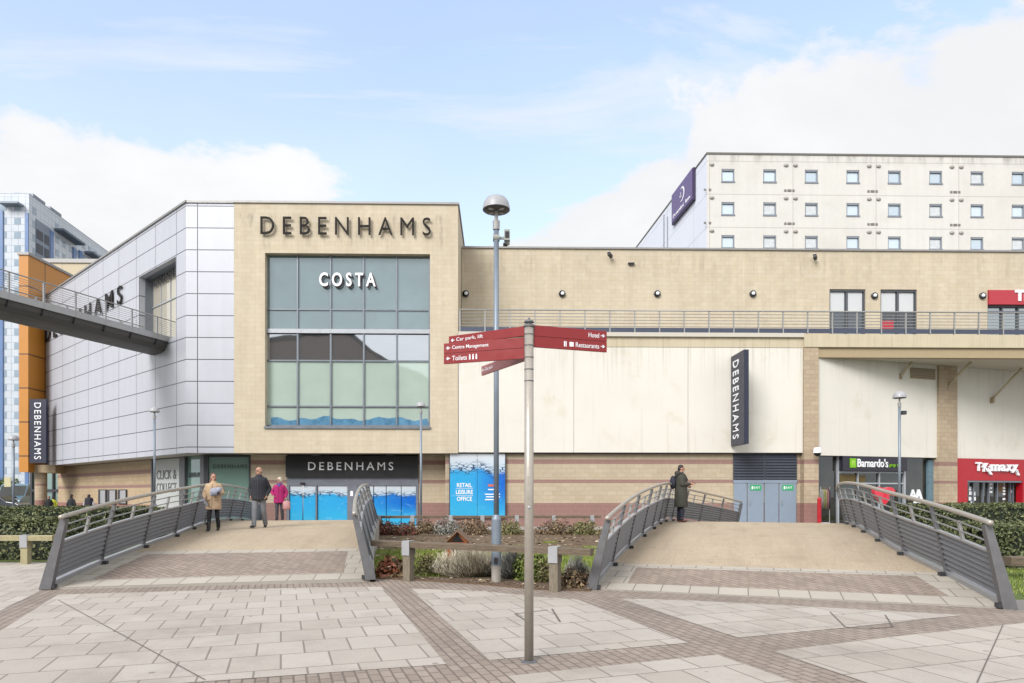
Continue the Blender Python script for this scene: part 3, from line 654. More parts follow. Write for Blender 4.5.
# cream panels below the terrace, left part
x803, x817 = XY(803, YF), XY(817.5, YF)
zc1, zc0 = ZY(347, YF, 640), ZY(452.5, YF, 640)
m = MB(); m.box(xw, x803, YF+.16, YF+.4, zc0+.03, ZTER-.36); m.build('panel_backing', M['dark'], mall)
xj = [xw, XY(573.8, YF), XY(688, YF), x803]
for a, b_x in zip(xj, xj[1:]): m = MB(); m.box(a+.008, b_x-.008, YF, YF+.158, zc0, zc1-.008); m.build('cream_panel', M['cream'], mall)
m = MB(); m.box(xw, x803-.003, YF-.02, YF+.158, zc1, ZY(337, YF, 640)); m.build('stone_band', M['cream_strip'], mall)
m = MB(); m.box(xw, x803-.004, YF-.14, YF+.3, ZY(337, YF, 640)+.002, ZTER); m.build('ledge', M['soffit'], mall)
m = MB(); m.box(XY(449.6, 32.8), x803, 32.8, 33.1, 0, zc0+.03)
m.build('banded_base_wall', M['banded'], mall)
m = MB(); m.box(XY(505.8, 32.8), x803, 32.64, 32.8, zc0-.05, zc0-.002); m.build('painted_shadow_strip', M['dark'], mall)  # dark strip painting the shadow line under the cream panels
# service doors
YD = 32.78
d = lambda px: XY(px, YD)
zd = lambda py: ZY(py, YD, 765)
m = MB(); m.box(d(733), d(796.5), YD-.04, YD, zd(480), zd(453.4)); lv = m.build('louvre_panel', M['bluedark'], mall)
m = MB(); k = zd(479)
while k < zd(454.4):
    for a, b_x in ((733.8, 763.6), (765.4, 795.8)): m.prism([(YD-.1, k), (YD-.04, k+.07), (YD-.04, k+.10), (YD-.1, k+.02)], d(a), d(b_x), 'x')
    k += .135
m.build('louvre_blades', M['bluedark'], lv)
for i, (a, b_x) in enumerate(((733.3, 746.6), (747.0, 763.5), (764.2, 778.3), (778.7, 796))):
    m = MB(); m.box(d(a)+.01, d(b_x)-.01, YD-.05, YD-.01, .04, zd(483)); dr = m.build('service_door', M['bluegrey'], mall)
    if i in (1, 3):
        m = MB(); x = (d(a)+d(b_x))/2; m.box(x-.27, x+.27, YD-.06, YD-.05, zd(490.5), zd(484.8)); m.build('exit_notice', plain('green_notice', C(60, 185, 120), .5), dr)
        m = MB(); m.text('EXIT', TX(x+.06, YD-.064, zd(487.6)), h=.1, w=.3, ext=.002, off=.01); m.box(x-.2, x-.13, YD-.066, YD-.06, zd(489.2), zd(486.2)); m.build('notice_lettering', M['white'], dr)
        m = MB(); m.tube([(d(a)+.12, YD-.05, 1.05), (d(a)+.12, YD-.11, 1.05), (d(a)+.12, YD-.11, 1.25), (d(a)+.12, YD-.05, 1.25)], .012, 6); m.build('handle', M['steel'], dr)
m = MB(); m.box(d(733), d(796.5), YD-.07, YD, zd(483), zd(480)); m.build('door_head', M['bluegrey'], mall)
# piers
m = MB(); m.box(x803+.003, x817, YF-.12, YF+.6, 0, zc1); m.build('stone_pier', M['pier'], mall)
# right part: fascia, beam, soffit, angled wall
zf1, zf0, zs = ZY(336.3, YF, 900), ZY(348, YF, 900), ZY(357.8, YF, 900)
m = MB(); m.box(x803, XE, YF-.16, YF+.3, zf0, zf1+.06); m.build('terrace_fascia', M['cream_strip'], mall)
m = MB(); m.box(x817, XE, YF-.04, YF+.3, zs, zf0-.002); m.build('fascia_beam', M['beam'], mall)
fC = frame((x817, YF+.02), (math.cos(R(16.7)), math.sin(R(16.7)))); iC = fC.inverted()
def lC(px, py=480, off=0.): p = onP(px, py, fC @ Vector((0, off, 0)), fC.to_3x3() @ Vector((0, 1, 0))); return iC @ p
LC = 17.
pe = fC @ Vector((LC, 0, 0))
m = MB(); m.prism([(x817, YF+.3), (XE, YF+.3), (XE, pe.y+.5), (pe.x, pe.y+.5)], zs+.05, zs+.15); m.build('canopy_soffit', M['soffit'], mall)
zcb = lC(900, 457).z
u937, u955 = lC(937).x, lC(955).x
m = MB(); m.box(0, u937, 0, .3, zcb, zs+.2); m.box(u955, LC, 0, .3, zcb, zs+.2); m.build('canopy_wall', M['cream'], mall, mat=fC)
m = MB(); m.box(u937, u955, -.14, .4, 0, zs+.05); m.build('stone_pier', M['pier'], mall, mat=fC)
m = MB(); m.box(lC(910).x, lC(935).x, -.03, -.001, lC(920, 379).z, lC(920, 368.5).z); gr = m.build('vent_grille', M['beam'], mall, mat=fC)
m = MB()
for k in range(6): z = lC(920, 378).z+k*.09; m.box(lC(910.6).x, lC(934.4).x, -.05, -.03, z, z+.045)
m.build('grille_slats', plain('dull_tan_slats', C(150, 140, 122), .7), gr, mat=fC)
for a, b_x in (((900.5, 376), (912, 362)), ((946, 387.5), (971, 362)), ((991, 400), (1022, 368))):
    p0 = lC(*a); q0 = onZ(b_x[0], b_x[1], zs+.04)
    P0 = fC @ Vector((p0.x, -.02, p0.z))
    m = MB(); m.tube([P0, q0], .06, 10); st = m.build('canopy_strut', M['cream_strip'], mall, smooth=True)
    m = MB(); m.box(p0.x-.07, p0.x+.07, -.16 if a[0] > 940 else -.05, -.0, p0.z-.16, p0.z+.10); m.build('strut_plate', M['beam'], st, mat=fC)
# charity shop front under the angled wall
YS = .05
def SX(px): return lC(px, 480, YS).x
def SZ(px, py): return lC(px, py, YS).z
xa = [SX(p) for p in (818, 840.6, 842, 907, 909, 936.5)]
m = MB(); m.box(.0, xa[5]+.1, .35, .40, 0, zcb); m.build('shop_glazing', M['glass_dark'], mall, mat=fC)
m = MB()
m.box(xa[1]-.01, xa[2]+.01, .24, .345, 0, zcb); m.box(xa[3], xa[4], .24, .345, 0, zcb)
for px in (861.5, 883): x = SX(px); m.box(x-.035, x+.035, .26, .345, 0, SZ(875, 471.8))
m.box(xa[2], xa[3], .27, .345, SZ(875, 484), SZ(875, 482.6)); m.box(xa[2], xa[3], .27, .345, SZ(875, 473), SZ(875, 471.8))
m.build('shop_mullions', M['lightframe'], mall, mat=fC)
m = MB(); m.box(xa[2]+.02, xa[3]-.02, .02, .23, SZ(875, 471), zcb-.01); sf = m.build('charity_shop_fascia', plain('dark_plum_fascia', C(44, 40, 56), .4), mall, mat=fC)
m = MB(); m.text("Barnardo's", TX((SX(856.5)+SX(887))/2, -.01, SZ(872, 463)), w=SX(887)-SX(856.5), h=.42, ext=.02, off=.012); m.build('fascia_lettering', M['white'], sf, mat=fC)
m = MB(); m.text('pop up', TX((SX(888.5)+SX(900))/2, -.01, SZ(894, 466)), w=SX(900)-SX(888.5), h=.17, ext=.01, off=.01); m.build('green_lettering', plain('lime_green_letters', C(140, 214, 20), .5), sf, mat=fC)
m = MB(); m.box(SX(849.2), SX(855.2), -.02, .02, SZ(852, 467.6), SZ(852, 458.4)); gb = m.build('green_emblem', plain('lime_green_print', C(140, 214, 20), .5), sf, mat=fC)
m = MB(); x = SX(852.2); z = SZ(852, 463)
m.box(x-.08, x+.08, -.03, -.02, z+.02, z+.10); m.box(x-.08, x-.05, -.03, -.02, z-.1, z+.02); m.box(x+.05, x+.08, -.03, -.02, z-.1, z+.02); m.build('emblem_mark', plain('pale_lime_print', C(205, 240, 120), .5), sf, mat=fC)
m = MB(); m.box(xa[5]-.36, xa[5]-.02, .2, .34, .1, zcb-.1); m.build('blue_window_vinyl', plain('pale_blue_vinyl', C(120, 150, 165), .3), mall, mat=fC)
# dim shop interior colours seen behind the glass
m = MB(); m.box(SX(844), SX(860), .33, .345, SZ(850, 482), SZ(850, 474)); m.box(SX(863), SX(870), .33, .345, SZ(850, 482), SZ(850, 475)); m.build('ochre_display', plain('ochre_display_board', C(112, 92, 40), .6, var=.4, scale=3), mall, mat=fC)
m = MB(); m.box(SX(887), SX(899), .33, .345, SZ(850, 500), SZ(850, 486)); m.box(SX(846), SX(858), .33, .345, SZ(850, 506), SZ(850, 487)); m.build('teal_display', plain('teal_display_board', C(74, 100, 104), .4, var=.4, scale=3), mall, mat=fC)
# red discount shop
m = MB(); r0 = u955+.02; zr = zcb-.01
dx0, dx1, dz1 = lC(966.5).x, lC(1021.5).x, lC(990, 480.5).z
m.box(r0, dx0, -.06, .3, 0, zr); m.box(dx0, dx1, -.06, .3, dz1, zr); m.box(dx1, lC(1030).x+.4, -.06, .3, 0, zr); m.build('red_shop_surround', M['red'], mall, mat=fC)
m = MB(); m.box(lC(1030).x+.4, LC, .0, .3, 0, zr); m.build('end_wall', M['banded'], mall, mat=fC)
m = MB(); m.box(dx0, dx1, .42, .46, 0, dz1); dg = m.build('red_shop_glazing', M['glass_dark'], mall, mat=fC)
m = MB(); m.box(dx0, dx1, -.03, .1, dz1-.1, dz1-.001)
for px in (967, 979.5, 989, 995, 1003.5, 1016.5, 1019.5): x = lC(px).x; m.box(x-.035, x+.035, .32, .5, 0, dz1-.1)
m.build('red_shop_frame', M['greyframe'], mall, mat=fC)
m = MB()
for px, y in ((970, 488.5), (970.3, 493), (974, 493.5), (970, 498.5), (974.5, 498.5), (972, 503)): p = lC(px, y, .4); m.box(p.x-.09, p.x+.09, .395, .41, p.z-.11, p.z+.09)
for px, y in ((988.5, 482), (991, 484), (988.5, 486), (991, 488), (988.5, 490), (991, 492), (1004, 488), (1004, 491), (1004, 494), (1010.5, 491.5), (1004, 499)): p = lC(px, y, .4); m.box(p.x-.09, p.x+.09, .395, .41, p.z-.05, p.z+.05)
m.build('window_notices', M['white'], mall, mat=fC)
m = MB(); p = lC(1001, 485, .4); m.box(p.x-.2, p.x+.2, .4, .415, p.z-.4, p.z+.1); m.build('warm_interior_display', plain('warm_display', C(120, 92, 50), .6, var=.5, scale=4), mall, mat=fC)
m = MB(); zt = lC(996, 467.3).z; T1 = lC(973.5, 467).x; T2 = lC(1015.5, 467).x; L = T2-T1
hh = .46
def tl(s, a, b_, dz=0., h=.40, off=.028): m.text(s, TX(T1+L*(a+b_)/2, -.13, zt+dz), w=L*(b_-a), h=h, ext=.05, off=off)
tl('T', 0, .125, .02, .46); m.box(T1+L*.135, T1+L*.16, -.18, -.08, zt-.03, zt+.05); tl('K', .165, .29, -.02, .46)
m.prism([(T1+L*.245, zt-.10), (T1+L*.285, zt-.06), (T1+L*.38, zt-.40), (T1+L*.32, zt-.40)], -.18, -.08, 'y'); m.box(T1+L*.295, T1+L*.32, -.18, -.08, zt-.03, zt+.05)
tl('m', .335, .55, -.03, .36); tl('a', .56, .70, -.03, .36); tl('x', .70, .85, -.03, .37); tl('x', .83, 1.0, -.06, .44)
m.prism([(T1+L*.93, zt-.16), (T1+L*.975, zt-.10), (T1+L*1.03, zt-.42), (T1+L*.98, zt-.42)], -.18, -.08, 'y')
tag(m.build('discount_shop_letters', M['white'], mat=fC), 'chunky white letters on the red shopfront at the right', 'sign')

# terrace railing
m = MB(); RX0, RX1, YR = xw+.02, XE-.2, YF-.02
zr0 = ZTER; zrt = ZY(311, YF, 650)
rl = thing('terrace_railing', 'long grey steel railing with horizontal bars along the roof terrace edge', 'railing', (10, YR, zr0))
for k in range(5): z = zr0+.30+k*(zrt-zr0-.30)/5; m.tube([(RX0, YR, z), (RX1, YR, z)], .017, 6)
m.build('horizontal_bars', M['steel'], rl)
m = MB(); m.tube([(RX0, YR-.05, zrt), (RX1, YR-.05, zrt)], .036, 8); m.build('handrail', M['steel'], rl, smooth=True)
m = MB(); m.box(RX0, RX1, YR-.03, YR, zr0+.02, zr0+.24); m.build('kick_plate', plain('slate_blue_kick_plate', C(84, 92, 112), .5, .3), rl)
n = int((RX1-RX0)/1.19); pm = None
for k in range(n+1):
    x = XY(485, YF)-1.19+k*1.19
    if x > RX1: break
    if pm is None:
        m = MB(); m.prism([(YR-.05, zr0+.0), (YR+.05, zr0+.0), (YR+.02, zrt*.5+zr0*.5), (YR+.0, zrt), (YR-.06, zrt), (YR-.05, zrt*.5+zr0*.5)], x-.028, x+.028, 'x'); pm = m.build('post', M['steel'], rl); px0 = x
    else:
        c = pm.copy(); COL.objects.link(c); c.matrix_basis = Matrix.Translation((x-px0, 0, 0)) @ WM[pm]; WM[c] = c.matrix_basis.copy()

# round bulkhead lamps on the upper wall
def bulkhead(px, py, lab):
    p = onY(px, py, YB)
    t = thing('wall_lamp', lab, 'wall lamp', (p.x, YB, p.z), 'round lamps along the upper wall')
    m = MB(); T = Matrix.Translation((p.x, YB, p.z)) @ Matrix.Rotation(R(90), 4, 'X'); m.T = T
    m.lathe([(0, .0), (.17, .0), (.17, .1), (.14, .12), (.14, .02)], n=20); m.build('housing', M['dark'], t, smooth=False)
    m = MB(); m.T = T @ Matrix.Translation((.03, .02, 0)); m.ell((0, 0, .06), (.105, .105, .07), 16, 8); m.build('lens', M['white'], t, smooth=True)
for px, lab in ((465.6, 'round wall lamp next to the stone tower edge'), (562, 'round wall lamp second from the tower, above the fingerpost'), (657, 'round wall lamp below the left end of the hotel'),
                (752.5, 'round wall lamp between the hotel corner and the pair of terrace windows'), (874, 'round wall lamp between the two terrace windows'), (982, 'round wall lamp next to the upper red shop sign')):
    bulkhead(px, 294 if px < 800 else 296, lab)

# small cctv cameras and a dark vent
def cctv(px, py, Y, lab, s=1., white=False):
    p = onY(px, py, Y); t = thing('security_camera', lab, 'security camera', (p.x, Y, p.z), 'security cameras')
    m = MB(); m.tube([(p.x, Y, p.z+.05*s), (p.x, Y-.25*s, p.z+.05*s)], .025*s, 8); m.build('bracket', M['steel'], t)
    if white:
        m = MB(); m.lathe([(0, .12*s), (.1*s, .12*s), (.13*s, 0), (.13*s, -.05*s), (0, -.05*s)], (p.x, Y-.3*s, p.z), 16); m.build('housing', M['white'], t, smooth=False)
        m = MB(); m.ell((p.x, Y-.3*s, p.z-.05*s), .11*s, 14, 8); m.build('dome', M['black'], t, smooth=True)
    else:
        m = MB(); m.T = Matrix.Translation((p.x, Y-.25*s, p.z-.03*s)) @ Matrix.Rotation(R(-35), 4, 'Z') @ Matrix.Rotation(R(-15), 4, 'X')
        m.box(-.07*s, .07*s, -.22*s, .14*s, -.06*s, .06*s); m.build('housing', M['dark'], t, bevel=.01)
        m = MB(); m.T = Matrix.Translation((p.x, Y-.25*s, p.z-.03*s)) @ Matrix.Rotation(R(-35), 4, 'Z') @ Matrix.Rotation(R(-15), 4, 'X'); m.box(-.09*s, .09*s, -.28*s, .16*s, .06*s, .075*s); m.build('hood', M['lightmetal'], t)
cctv(609.5, 257, YB, 'small dark camera high on the upper wall left of the hotel')
cctv(813, 259, YB, 'small dark camera high on the upper wall below the hotel windows')
cctv(813, 452, YF-.12, 'white dome camera on the stone pier beside the service doors', 1.5, True)
p = onY(631, 264.5, YB); m = MB(); m.box(p.x-.14, p.x+.14, YB-.12, YB, p.z-.04, p.z+.04); m.box(p.x-.17, p.x+.17, YB-.16, YB, p.z+.04, p.z+.055); tag(m.build('wall_vent', M['dark']), 'small dark rectangular vent high on the upper wall', 'vent')
# blade sign on the cream panels
YSg = YF
xb = XY(744.5, YF); zt, zbm = ZY(352.5, YF, 740), ZY(446, YF, 740)
bs = thing('blade_sign', 'tall dark projecting sign with white downward lettering on the cream panels', 'sign', (xb, YF, zbm))
xs0 = XY(731, YF-.06); zt, zbm = ZY(357, YF-.06, 731), ZY(446.3, YF-.06, 731)
fb = frame((xs0, YF-.06), (0, -1)); wL = 1.72
m = MB(); m.box(0, wL, 0, .22, zbm, zt); m.build('box', M['navy'], bs, mat=fb)
m = MB(); m.text('DEBENHAMS', TX(wL*.40, -.015, (zbm+zt)/2, R(-90)), w=(zt-zbm)*.86, h=wL*.44, ext=.01, off=.008, spacing=1.35); m.build('lettering', M['white'], bs, mat=fb)
m = MB(); m.box(-.06, 0, .04, .18, zt-.8, zt-.6); m.build('bracket', M['dark'], bs, mat=fb)
# ================================================================== HOTEL
YH = 54.
hx0 = XY(707, YH); zH = ZY(154.3, YH, 707)
hotel = thing('hotel', 'tall cream panel hotel rising behind the shopping centre with rows of square windows', 'hotel', (hx0+12, YH, 0))
sdir = Vector((XY(642, 72.)-XY(705, 54.), 18., 0)).normalized()
hx1 = hx0+38
def hotel_panel_stains(nt, c, co, obj):
    n = N(nt, 'ShaderNodeTexNoise', {'Vector': N(nt, 'ShaderNodeMapping', {0: co, 3: (1.4, .25, 1)}).outputs[0], 'Scale': .9, 'Detail': 7., 'Roughness': .7}).outputs[0]
    top = MA(nt, 'MULTIPLY', MR(nt, n, .42, .68), MR(nt, obj[2], zH-1.0, zH-.05))
    c = MX(nt, MA(nt, 'MULTIPLY', top, .55), c, C(110, 106, 98))
    n2 = N(nt, 'ShaderNodeTexNoise', {'Vector': co, 'Scale': .35, 'Detail': 6.}).outputs[0]
    return MX(nt, MA(nt, 'MULTIPLY', MR(nt, n2, .5, .75), .18), c, C(190, 184, 168))
px_m = lambda px: XY(px, YH)
colx = [728, 769.5, 811.5, 853.5, 894.8, 936, 977, 1018, 1059, 1100]
pit = (px_m(977)-px_m(728))/6; FLH = (ZY(175.3, YH, 730)-ZY(241.5, YH, 730))/2
M['hotelwall'] = bricky('cream_precast_panels', C(232, 230, 224, .64), C(229, 226, 219, .64), C(204, 200, 192), pit*2, FLH, .03, offset=0., var=.05, vscale=.3, streak=.05, bump=.05, shift=(-(px_m(707)+.2), -(ZY(194.5, YH, 750) % FLH)), extra=hotel_panel_stains)
M['hotelside'] = bricky('pale_blue_grey_cladding', C(226, 230, 240, .78), C(222, 227, 238, .78), C(190, 194, 206, .75), 7., FLH, .03, offset=0., var=.03, vscale=.3, bump=.05, shift=(0, -(ZY(194.5, YH, 750) % FLH)))
wys = [zc_ for zc_ in [ZY(175.6, YH, 740)-k*FLH for k in range(4)]]
ww, wh = 13.2*YH/F/2, 13.2*YH/F/2
xs_ = [px_m(728)+k*pit for k in range(10)]
m = MB(); DH = .22
zl = [0]; 
x = hx0
for wx in xs_: m.box(x, wx-ww, YH, YH+.3, 0, zH); x = wx+ww
m.box(x, hx1, YH, YH+.3, 0, zH)
for wx in xs_:
    z = 0
    for wz_ in sorted(wys): m.box(wx-ww, wx+ww, YH, YH+.3, z, wz_-wh); z = wz_+wh
    m.box(wx-ww, wx+ww, YH, YH+.3, z, zH)
m.build('front_wall', M['hotelwall'], hotel)
fr_m = plain('hotel_frame_grey', C(150, 158, 168), .5, .2, var=.05)
proto = None; hpanes = [M['hotelglass'], glassy('hotel_window_curtained', C(222, 224, 226), .18, rough=.05, var=.2, vs=3.), glassy('hotel_window_dim', C(168, 186, 204), .36, rough=.03, var=.2)]
for wx in xs_:
    for wz_ in wys:
        if proto is None:
            m = MB(); m.box(wx-ww, wx-ww+.08, YH+.05, YH+.2, wz_-wh, wz_+wh); m.box(wx+ww-.08, wx+ww, YH+.05, YH+.2, wz_-wh, wz_+wh); m.box(wx-ww+.08, wx+ww-.08, YH+.02, YH+.2, wz_+wh-.14, wz_+wh); m.box(wx-ww-.03, wx+ww+.03, YH-.05, YH+.2, wz_-wh-.05, wz_-wh+.07)
            proto = m.build('window', fr_m, hotel); pw = (wx, wz_)
            m = MB(); m.box(wx-ww+.08, wx+ww-.08, YH+.14, YH+.16, wz_-wh+.07, wz_+wh-.14); pn = m.build('pane', M['hotelglass'], proto)
        else:
            c = proto.copy(); COL.objects.link(c); c.matrix_basis = Matrix.Translation((wx-pw[0], 0, wz_-pw[1]))
            q_ = pn.copy(); COL.objects.link(q_); q_.parent = c
            q_.material_slots[0].link = 'OBJECT'; q_.material_slots[0].material = random.choice(hpanes)
m = MB(); hb = Vector((hx0, YH, 0)); hl = 24.
fh = frame((hx0+sdir.x*hl, YH+sdir.y*hl), -sdir)
m.box(0, hl-.001, 0.0, .3, 0, zH); m.build('side_wall', M['hotelside'], hotel, mat=fh)
m = MB(); e = hb+sdir*hl; m.prism([(hx0-.05, YH-.06), (hx1, YH-.06), (hx1, YH+hl), (e.x-.05, e.y)], zH, zH+.14); m.build('roof', plain('dark_roof_edge', C(120, 116, 110), .6), hotel)
m = MB(); m.box(hx1-.3, hx1, YH+.3, YH+hl, 0, zH); m.box(e.x, hx1-.3, YH+hl-.3, YH+hl, 0, zH); m.build('rear_wall', M['hotelwall'], hotel)
vm = plain('small_dark_vents', C(140, 134, 128), .7); pv = pc = None
for k, wx in enumerate(xs_[:9]):
    sgn = 1 if k % 2 else -1
    for wz_ in wys[:3]:
        for dx_ in (.95, 1.35):
            x = wx+sgn*dx_+(.3 if k % 2 else -.5); z = wz_-FLH*.44
            if pv is None: m = MB(); m.box(x-.09, x+.09, YH-.03, YH-.001, z-.09, z+.09); pv = m.build('wall_vent', vm, hotel); pv0 = (x, z)
            else: c = pv.copy(); COL.objects.link(c); c.matrix_basis = Matrix.Translation((x-pv0[0], 0, z-pv0[1]))
        x, z = wx+sgn*1.3, wz_+.85
        if pc is None: m = MB(); m.ell((x, YH-.03, z), (.2, .1, .14), 10, 6); pc = m.build('extract_cowl', plain('grey_cowl', C(186, 181, 174), .7), hotel, smooth=True); pc0 = (x, z)
        else: c = pc.copy(); COL.objects.link(c); c.matrix_basis = Matrix.Translation((x-pc0[0], 0, z-pc0[1]))
m = MB(); x_a = hl-(YH+0-YH); 
fhl = lambda px, py: fh.inverted() @ onP(px, py, fh @ Vector((0, 0, 0)), fh.to_3x3() @ Vector((0, 1, 0)))
m.box(fhl(664.5, 200).x-.05, fhl(664.5, 200).x+.05, -.1, -.001, 8, zH-.4); m.box(fhl(668, 200).x-.04, fhl(668, 200).x+.04, -.1, -.001, 8, zH-1.); m.build('downpipe', plain('pale_grey_pipe', C(170, 174, 184), .5), hotel, mat=fh)
pa, pb = fhl(674.6, 209), fhl(695.3, 184)
s0, s1 = pa.x, pb.x; sz0, sz1 = fhl(695, 199).z, fhl(695, 168.5).z
sg = thing('hotel_sign', 'purple square sign with a white crescent moon on the pale side of the hotel', 'sign', fh @ Vector(((s0+s1)/2, 0, sz0)))
m = MB(); m.box(s0, s1, -.28, -.03, sz0, sz1); m.build('panel', M['purple'], sg, mat=fh)
m = MB(); m.box(s0-.06, s1+.06, -.24, -.05, sz0-.16, sz0-.002); m.box(s1+.002, s1+.16, -.24, -.05, sz0-.16, sz1); m.build('edge', plain('dark_purple_edge', C(66, 50, 88), .5), sg, mat=fh)
m = MB(); cxm, czm, rm = (s0+s1)/2+.15, sz0+(sz1-sz0)*.58, (sz1-sz0)*.24
outer = [(cxm+rm*math.cos(t)*1.15, czm+rm*math.sin(t)) for t in [R(-125)+R(250)*k/20 for k in range(21)]]
inner = [(cxm-rm*.30+rm*.86*math.cos(t)*1.15, czm+rm*.86*math.sin(t)) for t in [R(112)-R(224)*k/20 for k in range(21)]]
for k in range(20): m.poly([(outer[k][0], -.30, outer[k][1]), (outer[k+1][0], -.30, outer[k+1][1]), (inner[19-k][0], -.30, inner[19-k][1]), (inner[20-k][0], -.30, inner[20-k][1])])
for (ax, az) in ((-.5, .25), (-.75, -.1), (-.3, -.2)):
    m.prism([(cxm+rm*ax+.11*math.cos(R(90+k*36))*(1 if k % 2 == 0 else .42), czm+rm*az+.11*math.sin(R(90+k*36))*(1 if k % 2 == 0 else .42)) for k in range(10)], -.31, -.285, 'y')
m.text('Premier Inn', TX((s0+s1)/2, -.30, sz0+(sz1-sz0)*.16), w=(s1-s0)*.82, h=(sz1-sz0)*.12, ext=.015, off=.012); m.build('emblem', M['white'], sg, mat=fh)

# ================================================================== FAR LEFT BUILDINGS
YG2 = 150.; gx = XY(29, YG2); zG = ZY(194.3, YG2, 29)
gt = thing('glass_tower_block', 'tall pale blue glass tower block with dark balconies at the far left', 'tower block', (gx, YG2, 0))
tdir = Vector((XY(105, 184)-gx, 184-YG2, 0)).normalized()
ft = frame((gx, YG2), tdir)             # x goes back along the right face, -y is outwards
M['towerface'] = bricky('pale_glass_panel_grid', C(216, 224, 232, .62), C(212, 220, 229, .62), C(176, 186, 196, .58), 1.5, 1.5, .05, offset=0., rough=.25, var=.08, vscale=.12, bump=0., msmooth=0., shift=(.2, .3))
LT = 52.
m = MB(); m.box(0, LT, 0, .5, 0, zG); m.build('side_face', M['towerface'], gt, mat=ft)
m = MB(); m.box(gx-34, gx-.02, YG2, YG2+.5, 0, zG); m.build('front_face', M['towerface'], gt)
m = MB(); bl = ft @ Vector((LT, 0, 0)); m.prism([(gx-34, YG2+.1), (gx-.1, YG2+.1), (bl.x, bl.y), (bl.x-34, bl.y)], zG-.1, zG+.25); m.build('roof', M['greyframe'], gt)
def ft_l(px, py): return ft.inverted() @ onP(px, py, (gx, YG2, 0), ft.to_3x3() @ Vector((0, 1, 0)))
blue = plain('blue_cladding_strip', C(104, 136, 186, .62), .35, var=.1, scale=.3)
for px, y0 in ((27.3, 213), (51, 231), (74, 248), (80, 251)):
    p = ft_l(px if px > 29 else 29.6, y0); m = MB()
    if px < 29: m.box(gx-.75, gx-.03, YG2-.25, YG2-.01, 0, ZY(y0, YG2, 28)); m.build('blue_strip', blue, gt)
    else: m.box(p.x-.7, p.x+.7, -.25, -.01, 0, p.z); m.build('blue_strip', blue, gt, mat=ft)
m = MB(); m.box(XY(0, YG2)-1.5, XY(3.6, YG2), YG2-.25, YG2-.01, 0, ZY(211, YG2, 2)); m.build('blue_strip', blue, gt)
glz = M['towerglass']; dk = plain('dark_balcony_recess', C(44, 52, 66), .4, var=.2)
gyp = plain('grey_balcony_stack', C(138, 150, 166), .5)
a, b_x = ft_l(35.5, 224), ft_l(50, 235)
m = MB(); m.box(a.x, b_x.x, -.12, -.01, 0, a.z+1.2); st = m.build('balcony_stack', gyp, gt, mat=ft)
for k in range(6):
    for px0, px1 in ((36, 42.3), (44, 48.3)):
        p0, p1 = ft_l(px0, 228), ft_l(px1, 228); z = a.z-1.5-k*3.05
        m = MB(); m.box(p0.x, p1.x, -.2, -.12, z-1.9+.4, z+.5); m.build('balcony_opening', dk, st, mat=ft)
for px0, px1, y0 in ((54, 76, 227), (84, 100, 250)):
    p0, p1 = ft_l(px0, y0+1), ft_l(px1, y0+12); m = MB(); m.box(p0.x, p1.x, -2.2, -.01, p0.z-.5, p0.z); m.build('balcony_slab', plain('dark_slab', C(96, 110, 126), .5), gt, mat=ft)
m = MB(); m.box(XY(5, YG2), XY(24, YG2), YG2-2., YG2-.01, ZY(206.8, YG2, 15), ZY(205, YG2, 15)); m.build('balcony_slab', plain('dark_slab_front', C(150, 165, 176), .5), gt)
for px0, px1 in ((38, 50), (55, 66)):
    p0, p1 = ft_l(px0, 200), ft_l(px1, 200); m = MB(); m.box(p0.x, p1.x, 1., 5, zG+.25, zG+1.6); m.build('roof_canopy', M['greyframe'], gt, mat=ft)
twm = plain('tower_windows', C(166, 184, 200, .6), .12, var=.2, scale=.3)
def win_rows(xs, zs, fr, w, h):
    pr = None
    for x in xs:
        for z in zs:
            if pr is None: m = MB(); m.box(x, x+w, -.03, -.01, z, z+h); pr = m.build('window', twm, gt, mat=fr); b0 = WM[pr].copy(); o0_ = (x, z)
            else: c = pr.copy(); COL.objects.link(c); c.matrix_basis = b0 @ Matrix.Translation((x-o0_[0], 0, z-o0_[1]))
fr_f = frame((gx, YG2), (1, 0))
win_rows([-3.15, -6.15], [-.25+3*k for k in range(1, 22)], fr_f, 1.4, 1.4)
win_rows([1.35, 10.35, 13.35, 16.35, 19.35, 22.35, 25.35, 28.35, 31.35, 34.35], [-.25+3*k for k in range(17, 22)], ft, 1.4, 1.4)

YB2 = 62.
m = MB(); bx0, bx1 = XY(40, YB2), XY(112, YB2); zz = ZY(263, YB2, 70)
bb = thing('beige_building', 'plain beige rendered building between the orange tower and the silver wing', 'building', ((bx0+bx1)/2, YB2, 0))
m.box(bx0, bx1, YB2, YB2+12, 0, zz); m.build('wall', bricky('beige_render_panels', C(228, 214, 184), C(224, 209, 178), C(204, 190, 160), 3., 40., .03, offset=0., var=.05, bump=.03), bb)
m = MB(); m.box(bx0-.1, bx1+.1, YB2-.12, YB2+12.1, zz, zz+.35); m.build('coping', M['coping'], bb)

